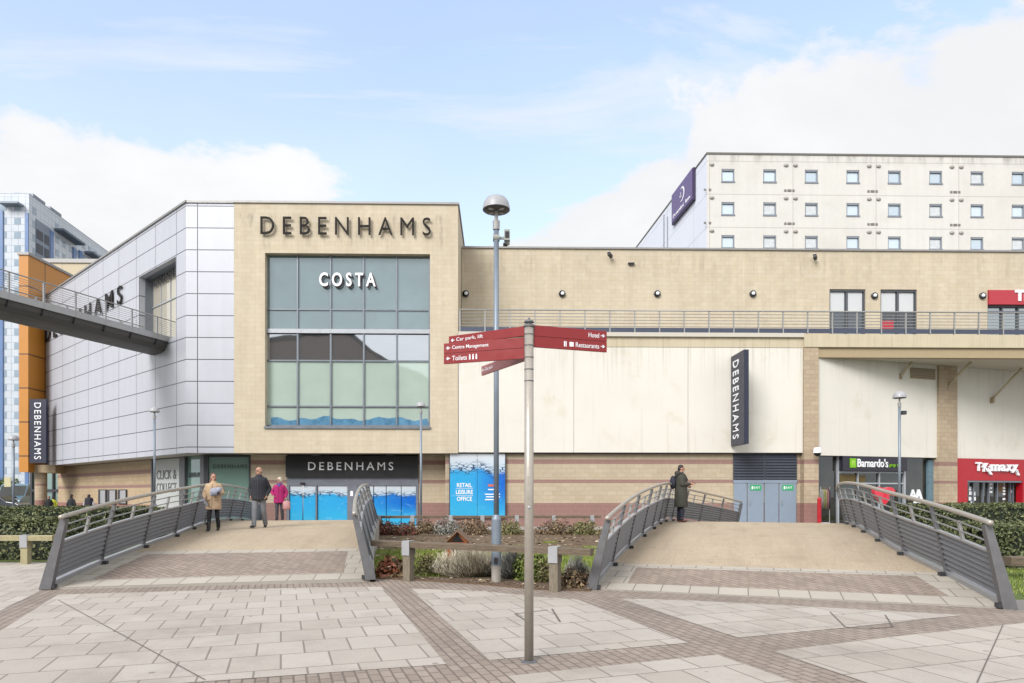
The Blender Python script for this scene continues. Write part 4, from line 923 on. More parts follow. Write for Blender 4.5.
YO = 46.3
ox0, ox1 = XY(19, YO), XY(28.2, YO); oz = ZY(255, YO, 25); ob = ZY(472, YO, 25)
ot = thing('orange_stair_tower', 'narrow orange clad tower on a stone column at the end of the silver wing', 'tower', (ox0, YO, 0))
M['orangep'] = bricky('orange_cladding', C(222, 150, 54), C(216, 143, 48), C(120, 80, 40), 6, (ZY(354, YO, 24)-ZY(388, YO, 24)), .05, offset=0., rough=.45, var=.06, bump=0., shift=(0, -(ZY(354, YO, 24) % (ZY(354, YO, 24)-ZY(388, YO, 24)))))
m = MB(); m.box(ox0, ox1, YO, 51, ob, oz); m.build('orange_body', M['orangep'], ot)
m = MB(); m.box(ox0-.08, ox1+.08, YO-.08, 51, oz, oz+.18); m.build('coping', M['coping'], ot)
m = MB(); m.lathe([(.36, 0), (.36, ob)], (XY(41, 47.4), 47.4, 0), 24); m.build('column', M['pier'], ot)
m = MB(); m.box(ox1-.4, ox1+1.4, 46.9, 48.0, ob-.02, ob+.5); m.build('soffit_beam', M['beam'], ot)
m = MB(); m.box(XY(31, 51.), XY(58, 51.), 51., 51.1, 0, 3.6); m.build('lobby_glazing', M['frost2'], ot)
m = MB(); m.box(XY(31, 50.95), XY(33, 50.95), 50.85, 51., 0, 3.6); m.box(XY(52.8, 50.95), XY(54.2, 50.95), 50.85, 51, 0, 3.6); m.box(XY(31, 50.9), XY(58, 50.9), 50.86, 51., 1.7, 1.9); m.build('lobby_frame', M['dark'], ot)
Yb = 45.95
bs2 = thing('blade_sign', 'tall navy blade sign with white downward lettering beside the orange tower', 'sign', (XY(37, Yb), Yb, ZY(463, Yb, 37)))
m = MB(); m.box(XY(29.6, Yb), XY(46, Yb), Yb, Yb+.25, ZY(463, Yb, 37), ZY(399, Yb, 37)); m.build('box', M['navy'], bs2)
m = MB(); m.text('DEBENHAMS', TX(XY(37.8, Yb), Yb-.012, ZY(431, Yb, 37), R(-90)), w=(ZY(402.5, Yb, 37)-ZY(459, Yb, 37)), h=.44, ext=.01, off=.0, spacing=1.25); m.build('lettering', M['white'], bs2)

# ================================================================== HIGH FOOTBRIDGE
zd_ = ZY(335, 33, 164)
zd_ = ZTER+.05
p1, p2 = onZ(166, 335.5, zd_), onZ(0, 290, zd_)
fdir = (p1-p2).normalized(); nb = Vector((-fdir.y, fdir.x, 0))   # nb points to the far side
ff = frame((p2.x, p2.y), (fdir.x, fdir.y)); Lb = (p1-p2).length+.9
hbr = thing('high_footbridge', 'steel footbridge high on the left running into the opening of the silver wing', 'footbridge', (p2.x, p2.y, 0))
WB = 2.35; X0 = -26.
m = MB(); m.box(X0, Lb, 0, WB, zd_-.27, zd_); m.box(Lb, Lb+1.6, WB*.45, WB, zd_-.27, zd_); m.build('deck', M['lightmetal'], hbr, mat=ff)
m = MB(); prof = [(.08, zd_-.272), (.16, zd_-.46), (.45, zd_-.66), (.8, zd_-.70), (1.55, zd_-.70), (1.9, zd_-.66), (2.2, zd_-.46), (2.27, zd_-.272)]
m.prism(prof, X0, Lb+.1, 'x'); m.build('trough_girder', plain('dark_grey_girder', C(100, 98, 97), .6, var=.2, scale=2.), hbr, mat=ff)
m = MB(); 
for sy in (0.03, WB-.03):
    for k in range(8): z = zd_+.06+k*.088; m.tube([(X0, sy, z), (Lb, sy, z)], .009, 6)
    m.tube([(X0, sy, zd_+.80), (Lb, sy, zd_+.80)], .028, 8)
m.build('rail_bars', M['steel'], hbr, mat=ff)
pxs = [9.4, 44.5, 76, 106, 132.4, 157.5]
ups = [(ff.inverted() @ onP(px, 300, p2, nb)).x for px in pxs]
sp = (ups[3]-ups[0])/3; ups = [ups[0]-sp*k for k in range(8, 0, -1)]+ups
proto = None
for u in ups:
    for sy, sg_ in ((0.03, 1), (WB-.03, -1)):
        m = MB(); m.box(u-.03, u-.008, sy-.035, sy+.035, zd_-.27, zd_+.82); m.box(u+.008, u+.03, sy-.035, sy+.035, zd_-.27, zd_+.82); m.build('rail_post', M['lightmetal'], hbr, mat=ff)
    m = MB(); m.prism([(.04, zd_-.28), (.5, zd_-.28), (.14, zd_-.56), (.10, zd_-.56)], u-.02, u+.02, 'x'); m.build('bracket', M['dark'], hbr, mat=ff)
m = MB(); m.box(X0-.6, X0+.2, .6, 1.75, 0, zd_-1.); m.build('support', M['concrete'], hbr, mat=ff)

# ================================================================== ARCHED BRIDGES
def crom(pts, n):
    P = [Vector(p) for p in pts]; P = [2*P[0]-P[1]]+P+[2*P[-1]-P[-2]]; out = []
    for i in range(1, len(P)-2):
        for k in range(12):
            t = k/12; a, b, c, d_ = P[i-1:i+3]
            out.append(.5*((2*b)+(-a+c)*t+(2*a-5*b+4*c-d_)*t*t+(-a+3*b-3*c+d_)*t**3))
    out.append(P[-2]); L = [0]
    for a, b in zip(out, out[1:]): L.append(L[-1]+(b-a).length)
    res = []; j = 0
    for k in range(n+1):
        s = L[-1]*k/n
        while j < len(L)-2 and L[j+1] < s: j += 1
        t = (s-L[j])/max(L[j+1]-L[j], 1e-9); res.append(out[j].lerp(out[j+1], min(t, 1)))
    return res, L[-1]
def hump(s, h, a, b):          # height of a deck that leaves the ground at a, crests in the middle and lands at b
    t = (s-(a+b)/2)/((b-a)/2); return max(h*(1-t*t), 0)+.012
FIELD = {'L': lambda x, y: hump(y-.12*(x+7.4), .67, 11.4, 32.6), 'R': lambda x, y: hump(y+.37*(x-1.57), .69, 11.35, 33.)}
def ondeck(px, py, key):
    z = 0.03
    for _ in range(60):
        p = onZ(px, py, z); z += .5*(FIELD[key](p.x, p.y)-z)
    return (p.x, p.y)
tan = plain('buff_resin_gravel', C(226, 208, 180), .9, var=.12, scale=1.1, bump=.25, bscale=160)
nt = tan.node_tree; b_ = nt.nodes['Principled BSDF']; l_ = b_.inputs['Base Color'].links[0].from_socket
co = N(nt, 'ShaderNodeTexCoord').outputs['Object']
sp_ = N(nt, 'ShaderNodeTexNoise', {'Vector': co, 'Scale': 38., 'Detail': 5., 'Roughness': .75}).outputs[0]
l_ = MX(nt, MR(nt, sp_, .38, .62, .0, .50), l_, C(158, 126, 92))
st_ = N(nt, 'ShaderNodeTexNoise', {'Vector': co, 'Scale': .6, 'Detail': 7., 'Roughness': .7}).outputs[0]
l_ = MX(nt, MA(nt, 'MULTIPLY', MR(nt, st_, .48, .72), .42), l_, C(168, 146, 120))
uvw = N(nt, 'ShaderNodeTexCoord').outputs['UV']
wn_ = N(nt, 'ShaderNodeTexNoise', {'Vector': N(nt, 'ShaderNodeMapping', {0: uvw, 3: (1.5, .16, 1)}).outputs[0], 'Scale': 1.0, 'Detail': 6., 'Roughness': .65}).outputs[0]
l_ = MX(nt, MA(nt, 'MULTIPLY', MR(nt, wn_, .46, .70), .38), l_, C(172, 150, 124))
sp2 = N(nt, 'ShaderNodeTexVoronoi', {'Vector': co, 'Scale': 1.6}).outputs[0]
l_ = MX(nt, MA(nt, 'MULTIPLY', MR(nt, sp2, .09, .05), .4), l_, C(120, 104, 88)); nt.links.new(l_, b_.inputs['Base Color'])
herr = bricky('herringbone_pink_grey_bricks', C(194, 174, 156), C(172, 153, 137), C(138, 124, 112), .21, .105, .008, var=.14, uv=True, rot=R(45), bump=.2, grain=.12)
bord = bricky('buff_border_slabs', C(216, 206, 190), C(206, 196, 180), C(152, 142, 128), .45, .45, .010, var=.07, uv=True, bump=.2, grain=.08)
stfix = MB
def arched_bridge(key, Lp, Rp, breaks, label, loc):
    root = thing('arched_footbridge', label, 'footbridge', loc)
    NN, NU = 120, 24
    L, lenL = crom(Lp, NN); Rr, lenR = crom(Rp, NN); ln = (lenL+lenR)/2
    fz = FIELD[key]
    us = [0, .055, .09]+[.09+.82*k/18 for k in range(1, 18)]+[.91, .945, 1.]
    bm = bmesh.new(); uvl = bm.loops.layers.uv.new('UVMap'); g = []; uvs = {}
    ts = sorted(set([k/NN for k in range(NN+1)]+[b/ln for b in breaks]))
    def at(A, t): k = min(int(t*NN), NN-1); return A[k].lerp(A[k+1], t*NN-k)
    for t in ts:
        row = []
        for u in us:
            a, c = at(L, t), at(Rr, t); p = a.lerp(c, u); v = bm.verts.new((p.x, p.y, fz(p.x, p.y))); uvs[v] = (u*(c-a).length, t*ln); row.append(v)
        g.append(row)
    for i in range(len(ts)-1):
        for j in range(len(us)-1):
            f = bm.faces.new((g[i][j], g[i][j+1], g[i+1][j+1], g[i+1][j])); s = (ts[i]+ts[i+1])/2*ln; u = (us[j]+us[j+1])/2
            edge = u < .09 or u > .91
            f.material_index = 2 if (s < breaks[0] or breaks[1] < s < breaks[2] or (edge and s < breaks[2])) else (1 if s < breaks[1] else 0)
            f.smooth = True
            for lp_ in f.loops: lp_[uvl].uv = uvs[lp_.vert]
    me = bpy.data.meshes.new('deck'); bm.to_mesh(me); bm.free()
    for mm in (tan, herr, bord): me.materials.append(mm)
    dk_ = bpy.data.objects.new('deck', me); COL.objects.link(dk_); WM[dk_] = Matrix.Identity(4); adopt(dk_, root)
    m = MB()
    for A, sgn in ((L, -1), (Rr, 1)):
        for k in range(NN):
            a, c = A[k], A[k+1]; tn = (c-a).normalized(); n = Vector((tn.y, -tn.x))*sgn*.10
            za, zc2 = fz(a.x, a.y), fz(c.x, c.y)
            q1 = [(a.x, a.y, za-.005), (c.x, c.y, zc2-.005), (c.x+n.x, c.y+n.y, zc2-.02), (a.x+n.x, a.y+n.y, za-.02)]
            m.poly(q1); m.poly([(a.x+n.x, a.y+n.y, za-.02), (c.x+n.x, c.y+n.y, zc2-.02), (c.x+n.x, c.y+n.y, -.02), (a.x+n.x, a.y+n.y, -.02)])
    a, c = L[0], Rr[0]; m.poly([(a.x, a.y, fz(a.x, a.y)-.001), (c.x, c.y, fz(c.x, c.y)-.001), (c.x, c.y, -.02), (a.x, a.y, -.02)])
    m.build('deck_side', M['concrete'], root, recalc=False)
    for A, sgn, lnA in ((L, 1, lenL), (Rr, -1, lenR)):
        pts, nrm = A, []
        for k in range(NN+1):
            tn = (A[min(k+1, NN)]-A[max(k-1, 0)]).normalized(); nrm.append(Vector((tn.y, -tn.x))*sgn)     # inwards over the deck
        def P(k, h, off=0.):
            a = A[k]; n = nrm[k]; o = .23*h+off
            return Vector((a.x+n.x*o, a.y+n.y*o, fz(a.x, a.y)+h))
        def Pt(t, h, off=0.):
            k = max(min(int(t*NN), NN-1), 0); return P(k, h, off).lerp(P(k+1, h, off), t*NN-k)
        K_ = range(0, NN+1, 2)
        m = MB(); m.tube([Pt(-.0, 1.2)+(P(0, 1.2)-P(1, 1.2)).normalized()*.14]+[P(k, 1.2) for k in K_], .038, 12); hr = m.build('handrail', M['stainless'], root, smooth=True)
        m = MB()
        for h in (.90, 1.04): m.tube([P(k, h) for k in K_], .013, 6)
        m.build('mid_rails', M['steel'], hr, smooth=True)
        m = MB()
        def strip(h0, o0_, h1, o1_):
            for k in range(0, NN, 2): m.poly([P(k, h0, o0_), P(k+2, h0, o0_), P(k+2, h1, o1_), P(k, h1, o1_)])
        H0, H1, nl = .13, .74, 7
        for q_ in range(nl):
            h0 = H0+(H1-H0)*q_/nl; h1 = H0+(H1-H0)*(q_+1)/nl
            strip(h0, .022, h1-.02, -.008); strip(h1-.02, -.008, h1, .022); strip(h0, -.028, h1, -.028)
        m.build('louvre_infill', M['louver'], hr, recalc=False)
        for nm_, prs in (('top_channel', (((H1, -.035), (H1, .035)), ((H1, .035), (H1+.035, .035)), ((H1+.035, .035), (H1+.035, -.035)), ((H1+.035, -.035), (H1, -.035)))), ('kerb_channel', (((.0, .05), (.08, .05)), ((.08, .05), (.08, -.06)), ((.08, -.06), (.0, -.06))))):
            m = MB()
            for k in range(0, NN, 2):
                for (ha, oa), (hc, oc) in prs: m.poly([P(k, ha, oa), P(k+2, ha, oa), P(k+2, hc, oc), P(k, hc, oc)])
            bmesh.ops.remove_doubles(m.bm, verts=m.bm.verts, dist=1e-5); m.build(nm_, M['lightmetal'], hr)
        npst = max(int(lnA/1.72), 3)
        for q_ in range(npst+1):
            t = q_/npst; k = min(int(t*NN), NN); end = q_ in (0, npst)
            wdt = .055 if end else .022
            a = A[k]; tn = (A[min(k+1, NN)]-A[max(k-1, 0)]).normalized()*wdt; T3 = Vector((tn.x, tn.y, 0))
            m = MB(); pr = [(.0, -.09), (.0, .05), (.5, .03), (1.15, .035), (1.15, -.025), (.5, -.055)] if not end else [(-.02, -.10), (-.02, .09), (.3, .075), (1.15, .055), (1.15, -.04)]
            va = [m.v(P(k, h, o)-T3) for h, o in pr]; vb = [m.v(P(k, h, o)+T3) for h, o in pr]; nn = len(pr)
            m.face(va[::-1]); m.face(vb)
            for j in range(nn): m.face([va[j], va[(j+1) % nn], vb[(j+1) % nn], vb[j]])
            po = m.build('post', M['steeldk'], hr)
            m = MB(); b0 = P(k, .04, .09); m.T = Matrix.Translation(b0) @ frame((0, 0), (tn.x, tn.y)); m.box(-.05, .05, -.04, .05, -.04, .02); m.build('foot_bracket', M['dark'], hr)
            if q_ < npst:
                t2 = (q_+.5)/npst; k2 = int(t2*NN); tn2 = (A[min(k2+1, NN)]-A[k2]).normalized()*.03; T3 = Vector((tn2.x, tn2.y, 0))
                m = MB(); pr = [(.77, -.02), (.77, .02), (1.06, .02), (1.06, -.02)]
                va = [m.v(P(k2, h, o)-T3) for h, o in pr]; vb = [m.v(P(k2, h, o)+T3) for h, o in pr]
                m.face(va[::-1]); m.face(vb)
                for j in range(4): m.face([va[j], va[(j+1) % 4], vb[(j+1) % 4], vb[j]])
                m.build('stanchion', M['steel'], hr)
    return root
LL = [ondeck(*p, 'L') for p in ((47, 588), (94, 566.5), (131, 552), (156, 542.5), (180, 534))]+[(-9.1, 22.), (-9.6, 25.), (-10.3, 29.7)]
LR = [ondeck(370, 578.3, 'L'), (-2.72, 14.5), (-3.32, 18.), (-3.92, 22.), (-4.6, 26.), (-5.35, 29.7)]
RL = [ondeck(*p, 'R') for p in ((592, 588.5), (621, 554), (649, 530.5))]+[(5.75, 23.), (7.3, 26.), (10.4, 29.7)]
RR = [ondeck(*p, 'R') for p in ((1008, 607.5), (953, 578), (915, 559.6), (889, 545.5))]+[(9.42, 17.5), (11.02, 21.3), (13.1, 25.3), (15.9, 29.4)]
print('LL', LL, 'RL', RL, 'RR', RR, 'LR', LR)
arched_bridge('L', LL, LR, (.5, 2.75, 3.1), 'arched footbridge with a buff deck leading to the store entrance, three people on it', (-5, 11.6, 0))
arched_bridge('R', RL, RR, (.45, 1.7, 2.0), 'wide arched footbridge leading to the service doors, one person standing on it', (4.5, 11, 0))
# ================================================================== LAMPS
def lamp(px, Y, ytop, label, head=.25, r=.05, base=True, z0=0.):
    x = XY(px, Y); H = ZY(ytop, Y, px)
    t = thing('street_lamp', label, 'street lamp', (x, Y, z0), 'street lamps'); c = (x, Y, 0)
    k = head/.25
    m = MB(); m.tube([(x, Y, 1.15 if base else z0), (x, Y, H-.5*k)], r, 14); m.build('pole', M['lamppaint'], t, smooth=True)
    if base:
        m = MB(); m.lathe([(r*1.85, z0+.32), (r*1.85, 1.15), (r*1.1, 1.23), (0, 1.23)], c, 20); sl = m.build('base_sleeve', M['lamppaint'], t, smooth=False)
        m = MB(); m.lathe([(r*1.8, z0-.02), (r*1.8, z0+.32)], c, 20); m.build('sleeve_foot', M['concrete'], sl)
        m = MB(); m.box(x-.04, x+.03, Y-r*1.85-.012, Y-r*1.7, z0+.35, z0+.47); m.build('access_plate', M['dark'], sl)
    m = MB(); m.lathe([(r*1.25, H-.62*k), (r*1.35, H-.46*k), (r*.7, H-.44*k), (.03*k, H-.25*k), (0, H-.25*k)], c, 14); m.build('neck', M['steel'], t, smooth=False)
    m = MB(); m.lathe([(head, H-.255*k), (head*.99, H-.20*k), (head*.91, H-.12*k), (head*.72, H-.05*k), (head*.40, H-.01*k), (0, H)], c, 28); hd = m.build('dome', plain('pale_lamp_dome', C(190, 190, 194), .4), t, smooth=True)
    m = MB(); m.lathe([(head, H-.256*k), (head*.93, H-.27*k), (head*.5, H-.275*k), (0, H-.28*k)], c, 28); m.build('reflector', plain('grey_lamp_underside', C(92, 88, 86), .5), hd, smooth=True)
    m = MB()
    for q_ in range(4): a = R(45+90*q_); m.ell((x+head*.55*math.cos(a), Y+head*.55*math.sin(a), H-.277*k), (head*.24, head*.15, .012), 10, 5, Matrix.Rotation(a, 3, 'Z'))
    m.build('lamp_panels', plain('pale_lamp_panel', C(190, 188, 184), .4), hd)
    return t, x, H
t, x, H = lamp(496.3, 12.25, 196, 'tall street lamp with a camera on it rising out of the garden near the fingerpost', .245, .048)
p = onY(507, 238, 12.25)
m = MB(); m.box(x+.04, p.x, 12.24, 12.28, p.z-.02, p.z+.02); m.tube([(x-.06, 12.25, p.z), (x+.06, 12.25, p.z)], .065, 12); m.box(p.x-.05, p.x+.05, 12.1, 12.35, p.z-.09, p.z+.10); m.ell((p.x, 12.2, p.z-.1), (.05, .05, .06)); cmr = m.build('camera', plain('pale_camera_body', C(176, 180, 172), .5), t)
m = MB(); m.box(p.x-.035, p.x+.035, 12.09, 12.099, p.z-.05, p.z+.06); m.box(p.x-.07, p.x+.0, 12.07, 12.2, p.z-.17, p.z-.15); m.build('camera_lens', M['black'], cmr)
lamp(154.5, 27.5, 407, 'slim street lamp in front of the silver wing', .19, .045, True)
lamp(421, 30.2, 402, 'slim street lamp in front of the store pier beside the black fascia', .2, .05, False)
t, x, H = lamp(899.5, 29.2, 391.5, 'slim street lamp in front of the charity shop', .27, .055, False)
m = MB(); m.box(x+.08, x+.26, 29.1, 29.3, H-1., H-.84); m.build('camera', M['dark'], t)
t, x, H = lamp(13.5, 43., 435, 'far street lamp with a small cream plate at the left edge', .3, .07, False)
m = MB(); m.box(x-.5, x-.1, 42.9, 42.95, 2.0, 2.6); m.build('plate', plain('cream_plate', C(222, 214, 170), .6), t)

# ================================================================== FINGERPOST
pp = onZ(529, 661.5, .008); PX, PY = pp.x, pp.y
fp = thing('fingerpost', 'stainless steel fingerpost with dark red direction blades standing on the paving', 'signpost', (PX, PY, .008))
def fz_(y): return onY(529, y, PY).z
m = MB(); m.tube([(PX, PY, 0), (PX, PY, fz_(326))], .044, 24); post = m.build('post', M['stainless'], fp, smooth=True)
m = MB(); m.lathe([(.052, fz_(327)), (.052, fz_(325)), (.03, fz_(324.5)), (.03, fz_(323)), (.05, fz_(322.5)), (.04, fz_(320.5)), (.012, fz_(319.5)), (.012, fz_(318)), (0, fz_(317.6))], (PX, PY, 0), 16); m.build('cap', M['steeldk'], fp)
m = MB()
for y in (334.5, 345.5, 357.5, 369.5, 381): m.lathe([(.0445, fz_(y)-.004), (.0465, fz_(y)-.004), (.0465, fz_(y)+.004), (.0445, fz_(y)+.004)], (PX, PY, 0), 24)
m.build('collar_rings', M['steeldk'], fp)
m = MB(); m.lathe([(.08, .0), (.078, .01), (.05, .02), (.044, .02)], (PX, PY, 0), 24); m.build('foot', M['steeldk'], fp)
m = MB(); m.ell((PX, PY-.045, fz_(507.3)), (.016, .008, .016)); m.build('fixing', M['lightmetal'], fp)
redm = plain('dark_red_blade', C(158, 30, 34, .60), .4, var=.06, scale=8.); red_glare = plain('glare_pink_blade', C(178, 116, 116), .5, var=.12)  # pink blade: glare on the red put into its colour
blade_edge = plain('blade_edge_grey', C(120, 70, 70), .5)
def arrow(m, T, w, left):
    old = m.T; m.T = T; s = -1 if left else 1
    m.box(-w, w, -.004, .004, -.003, .003)
    for q_ in (1, -1): m.poly([(s*w, 0, .003), (s*w*.2, q_*w*.75, .003), (s*w*.2-s*.012, q_*w*.75-q_*.004, .003), (s*w-s*.014, 0, .003)])
    m.T = old
def blade(px_end, ang, z0, z1, L, texts, mat=redm, lab=None):
    """ang: direction the blade points, in the ground plane"""
    d_ = Vector((math.cos(ang), math.sin(ang))); left = d_.x < 0
    fr = frame((PX, PY), d_ if not left else -d_)      # x always runs left to right
    n = len(texts) or 1; o = None
    a, b_ = (.046, L) if not left else (-L, -.046)
    for i in range(n):
        za, zb_ = z1-(z1-z0)*(i+1)/n+.0015, z1-(z1-z0)*i/n-.0015
        m = MB(); m.box(a, b_, -.012, .012, za, zb_); o = m.build('blade', mat, fp, mat=fr, bevel=.002)
        if lab: o['label'] = lab
        if not texts: continue
        s_, icon = texts[i]; zc3 = (za+zb_)/2; m = MB(); h = .046
        if left:
            arrow(m, TX(-L+.05, -.0135, zc3), .022, True)
            m.text(s_, TX(-L+.092, -.0135, zc3), w=.0265*len(s_)*.86, h=h, ext=.001, off=.004, align='LEFT')
            if icon:
                xi = -L+.092+.0265*len(s_)*.86+.03
                for q_ in range(3): m.box(xi+q_*.035-.008, xi+q_*.035+.008, -.0145, -.013, zc3-.024, zc3+.012); m.ell((xi+q_*.035, -.014, zc3+.020), (.008, .001, .008), 8, 4)
        else:
            arrow(m, TX(L-.045, -.0135, zc3), .022, False)
            m.text(s_, TX(L-.085, -.0135, zc3), w=.0265*len(s_)*.86, h=h, ext=.001, off=.004, align='RIGHT')
            if icon:
                xi = L-.085-.0265*len(s_)*.86-.045; m.box(xi-.022, xi+.022, -.0145, -.013, zc3-.022, zc3+.022); m.box(xi-.08, xi-.065, -.0145, -.013, zc3-.026, zc3+.026); m.box(xi-.06, xi-.052, -.0145, -.013, zc3-.026, zc3+.026)
        m.build('lettering', M['white'], o, mat=fr)
def end_ang(px_end, k):       # blade end at pixel px_end, k times as deep as the post
    Y = PY*k; x = XY(px_end, Y); return math.atan2(Y-PY, x-PX), math.hypot(Y-PY, x-PX)
a, L = end_ang(606.3, 1.037); blade(606, a, fz_(347), fz_(324.8), L, [('Hotel', 0), ('Restaurants', 1)])
a, L = end_ang(449.5, 1.072); blade(449, a, fz_(335.6), fz_(325.6), L, [('Car park, lift', 0)])
a, L = end_ang(444.2, 1.047); blade(444, a, fz_(358.6), fz_(337), L, [('Centre Management', 0), ('Toilets', 1)])
a, L = end_ang(482.4, 1.139); blade(482, a, fz_(359.7), fz_(349), L, [('Car park', 0)], red_glare, 'red blade pointing away, pink from painted glare')

# ================================================================== TIMBER RAILS
def timber_rail(label, ax, ay, bx, by, h, posts, zg0=0., thick=.11, pale=False, cap=True):
    A, B = Vector((ax, ay)), Vector((bx, by)); d_ = (B-A).normalized(); L = (B-A).length; fr = frame((ax, ay), d_)
    t = thing('timber_rail', label, 'timber rail', ((ax+bx)/2, (ay+by)/2, zg0)); wd = M['woodpale'] if pale else M['wood']; wpst = M['woodpale'] if pale else M['woodpost']
    m = MB()
    nseg = max(int(L/.5), 4)
    m.prism([(-thick*.7, h-thick), (thick*.7, h-thick), (thick*.75, h-.015), (thick*.6, h), (-thick*.6, h), (-thick*.75, h-.015)], 0, L, 'x'); m.build('top_rail', wd, t, mat=fr)
    for q_ in posts:
        u = (Vector((q_[0], q_[1]))-A).dot(d_) if isinstance(q_, tuple) else q_
        m = MB(); m.box(u-.08, u+.08, -.075, .075, zg0-.05, h-thick-.003); po = m.build('post', wpst, t, mat=fr, bevel=.01)
        if cap:
            m = MB(); m.box(u-.083, u+.083, -.098, -.088, h-thick*2.3, h+.004); m.box(u-.083, u+.083, .088, .098, h-thick*2.3, h+.004); m.box(u-.083, u+.083, -.088, .088, h+.004, h+.012); m.build('metal_strap', M['lightmetal'], po, mat=fr)
    return t
def atz(px, py, Y): p = onY(px, py, Y); return p
# front garden rail
pa = onZ(408.5, 579.5, .03); pb = onZ(555, 590, .03)
d_ = Vector((pb.x-pa.x, pb.y-pa.y)).normalized()
e0 = onP(373, 545, pa, Vector((-d_.y, d_.x, 0))); e1 = onP(592, 550, pa, Vector((-d_.y, d_.x, 0)))
hr_ = onY(408.5, 541.3, pa.y).z
timber_rail('weathered timber rail with two metal strapped posts at the front of the garden', e0.x, e0.y, e1.x, e1.y, hr_, [(pa.x, pa.y), (pb.x, pb.y)], .03)
yb = 28.9
timber_rail('long low timber rail with many small posts at the back of the garden', XY(366, yb), yb, XY(601, yb), yb, ZY(515.6, yb, 480), [(XY(p, yb), yb) for p in (379.6, 412.6, 450.8, 482.5, 516.8, 553.7, 592)], 0.)
yl = 15.75
timber_rail('pale lichen covered timber rail in front of the left hedges', XY(-120, yl), yl, XY(54.5, yl), yl, ZY(535.3, yl, 26), [(XY(26, yl), yl), (XY(-75, yl), yl)], 0., .12, True)
yr_ = 12.6
timber_rail('timber rail end beside the right footbridge post', XY(1006.5, yr_), yr_, XY(1160, yr_), yr_, ZY(556.5, yr_, 1010), [(XY(1050, yr_), yr_), (XY(1130, yr_), yr_)], 0., .17)

# ================================================================== PLANTS
def leaves(name, pts, size, mat, parent=None, aspect=1.6, flat=0., core=None):
    vs, fs = [], []
    for p, n in pts:
        s = size*random.uniform(.6, 1.35)
        n = (n+Vector((random.uniform(-1, 1), random.uniform(-1, 1), random.uniform(-1, 1)))*(1-flat)).normalized()
        a = n.cross(Vector((random.uniform(-1, 1), random.uniform(-1, 1), random.uniform(-1, 1)))).normalized(); b = n.cross(a)
        i = len(vs); vs += [p-a*s*aspect*.5, p+b*s*.4+n*s*.1, p+a*s*aspect*.5, p-b*s*.4+n*s*.1]; fs.append((i, i+1, i+2, i+3))
    me = bpy.data.meshes.new(name); me.from_pydata(vs, [], fs); me.materials.append(mat)
    o = bpy.data.objects.new(name, me); COL.objects.link(o); WM[o] = Matrix.Identity(4)
    if parent: adopt(o, parent)
    return o
HG = leafmat('hedge_leaves', C(70, 82, 52, .7), C(104, 112, 74, .7), C(140, 142, 98, .7))
HD = plain('hedge_core', (.012, .018, .008, 1), 1., var=.4, scale=9.)  # near-black solid core, painting the shade inside the foliage
def hedge(label, x0, x1, y0, y1, h, n, leaf=.055, rnd=.18):
    t = thing('hedge', label, 'hedge', ((x0+x1)/2, (y0+y1)/2, 0), 'clipped hedges')
    m = MB(); i = .08; j = i+rnd*.55; m.prism([(y0+i, 0), (y0+i, h-i-rnd), (y0+j, h-i-rnd*.35), (y0+j+rnd*.5, h-i), (y1-j-rnd*.5, h-i), (y1-j, h-i-rnd*.35), (y1-i, h-i-rnd), (y1-i, 0)], x0+j, x1-j, 'x'); m.build('inner_core', HD, t)
    A = [(.62*h*(x1-x0), 'f'), (.35*h*(x1-x0), 'b'), (h*(y1-y0), 'l'), (h*(y1-y0), 'r'), (1.35*(x1-x0)*(y1-y0), 't')]; S = sum(a for a, _ in A); pts = []  # front leaves thinned so the dark core reads as shade
    for a, k in A:
        for _ in range(int(n*a/S)):
            u, v = random.random(), random.random(); X, Y_ = x0+(x1-x0)*u, y0+(y1-y0)*u
            if k == 'f': p, nn = Vector((X, y0, h*v)), Vector((0, -1, 0))
            elif k == 'b': p, nn = Vector((X, y1, h*v)), Vector((0, 1, 0))
            elif k == 'l': p, nn = Vector((x0, Y_, h*v)), Vector((-1, 0, 0))
            elif k == 'r': p, nn = Vector((x1, Y_, h*v)), Vector((1, 0, 0))
            else: p, nn = Vector((X, y0+(y1-y0)*v, h)), Vector((0, 0, 1))
            bump = mnoise.noise(p*1.3)*.09+mnoise.noise(p*4.)*.05
            p = p+nn*(bump-random.random()**2*.10)
            ez = max(0, p.z-(h-rnd))/rnd; 
            if ez > 0:
                for ax, lo, hi in ((0, x0, x1), (1, y0, y1)):
                    if p[ax] < lo+rnd*ez*.6: p[ax] = lo+rnd*ez*.6
                    if p[ax] > hi-rnd*ez*.6: p[ax] = hi-rnd*ez*.6
            pts.append((p, nn))
    leaves('foliage', pts, leaf, HG, t, flat=.25)
hedge('clipped hedge behind the timber rail at the left, lower and nearer of two', XY(-150, 16), XY(57, 16.4), 16.5, 18.7, 1.0, 15000, .055, .35)
hedge('long clipped hedge in front of the banded wall at the left, farther of two', XY(-120, 22), XY(118, 22), 21.5, 25.5, 1.12, 15000, .065)
hedge('clipped hedge in front of the red shop at the right', XY(940, 20.5), XY(1190, 20), 20.5, 23.2, 1.24, 14000, .06)
hedge('clipped hedge right behind the right footbridge end post', XY(1001, 14.2), XY(1230, 14.2), 14.0, 16.2, .92, 13000, .055)
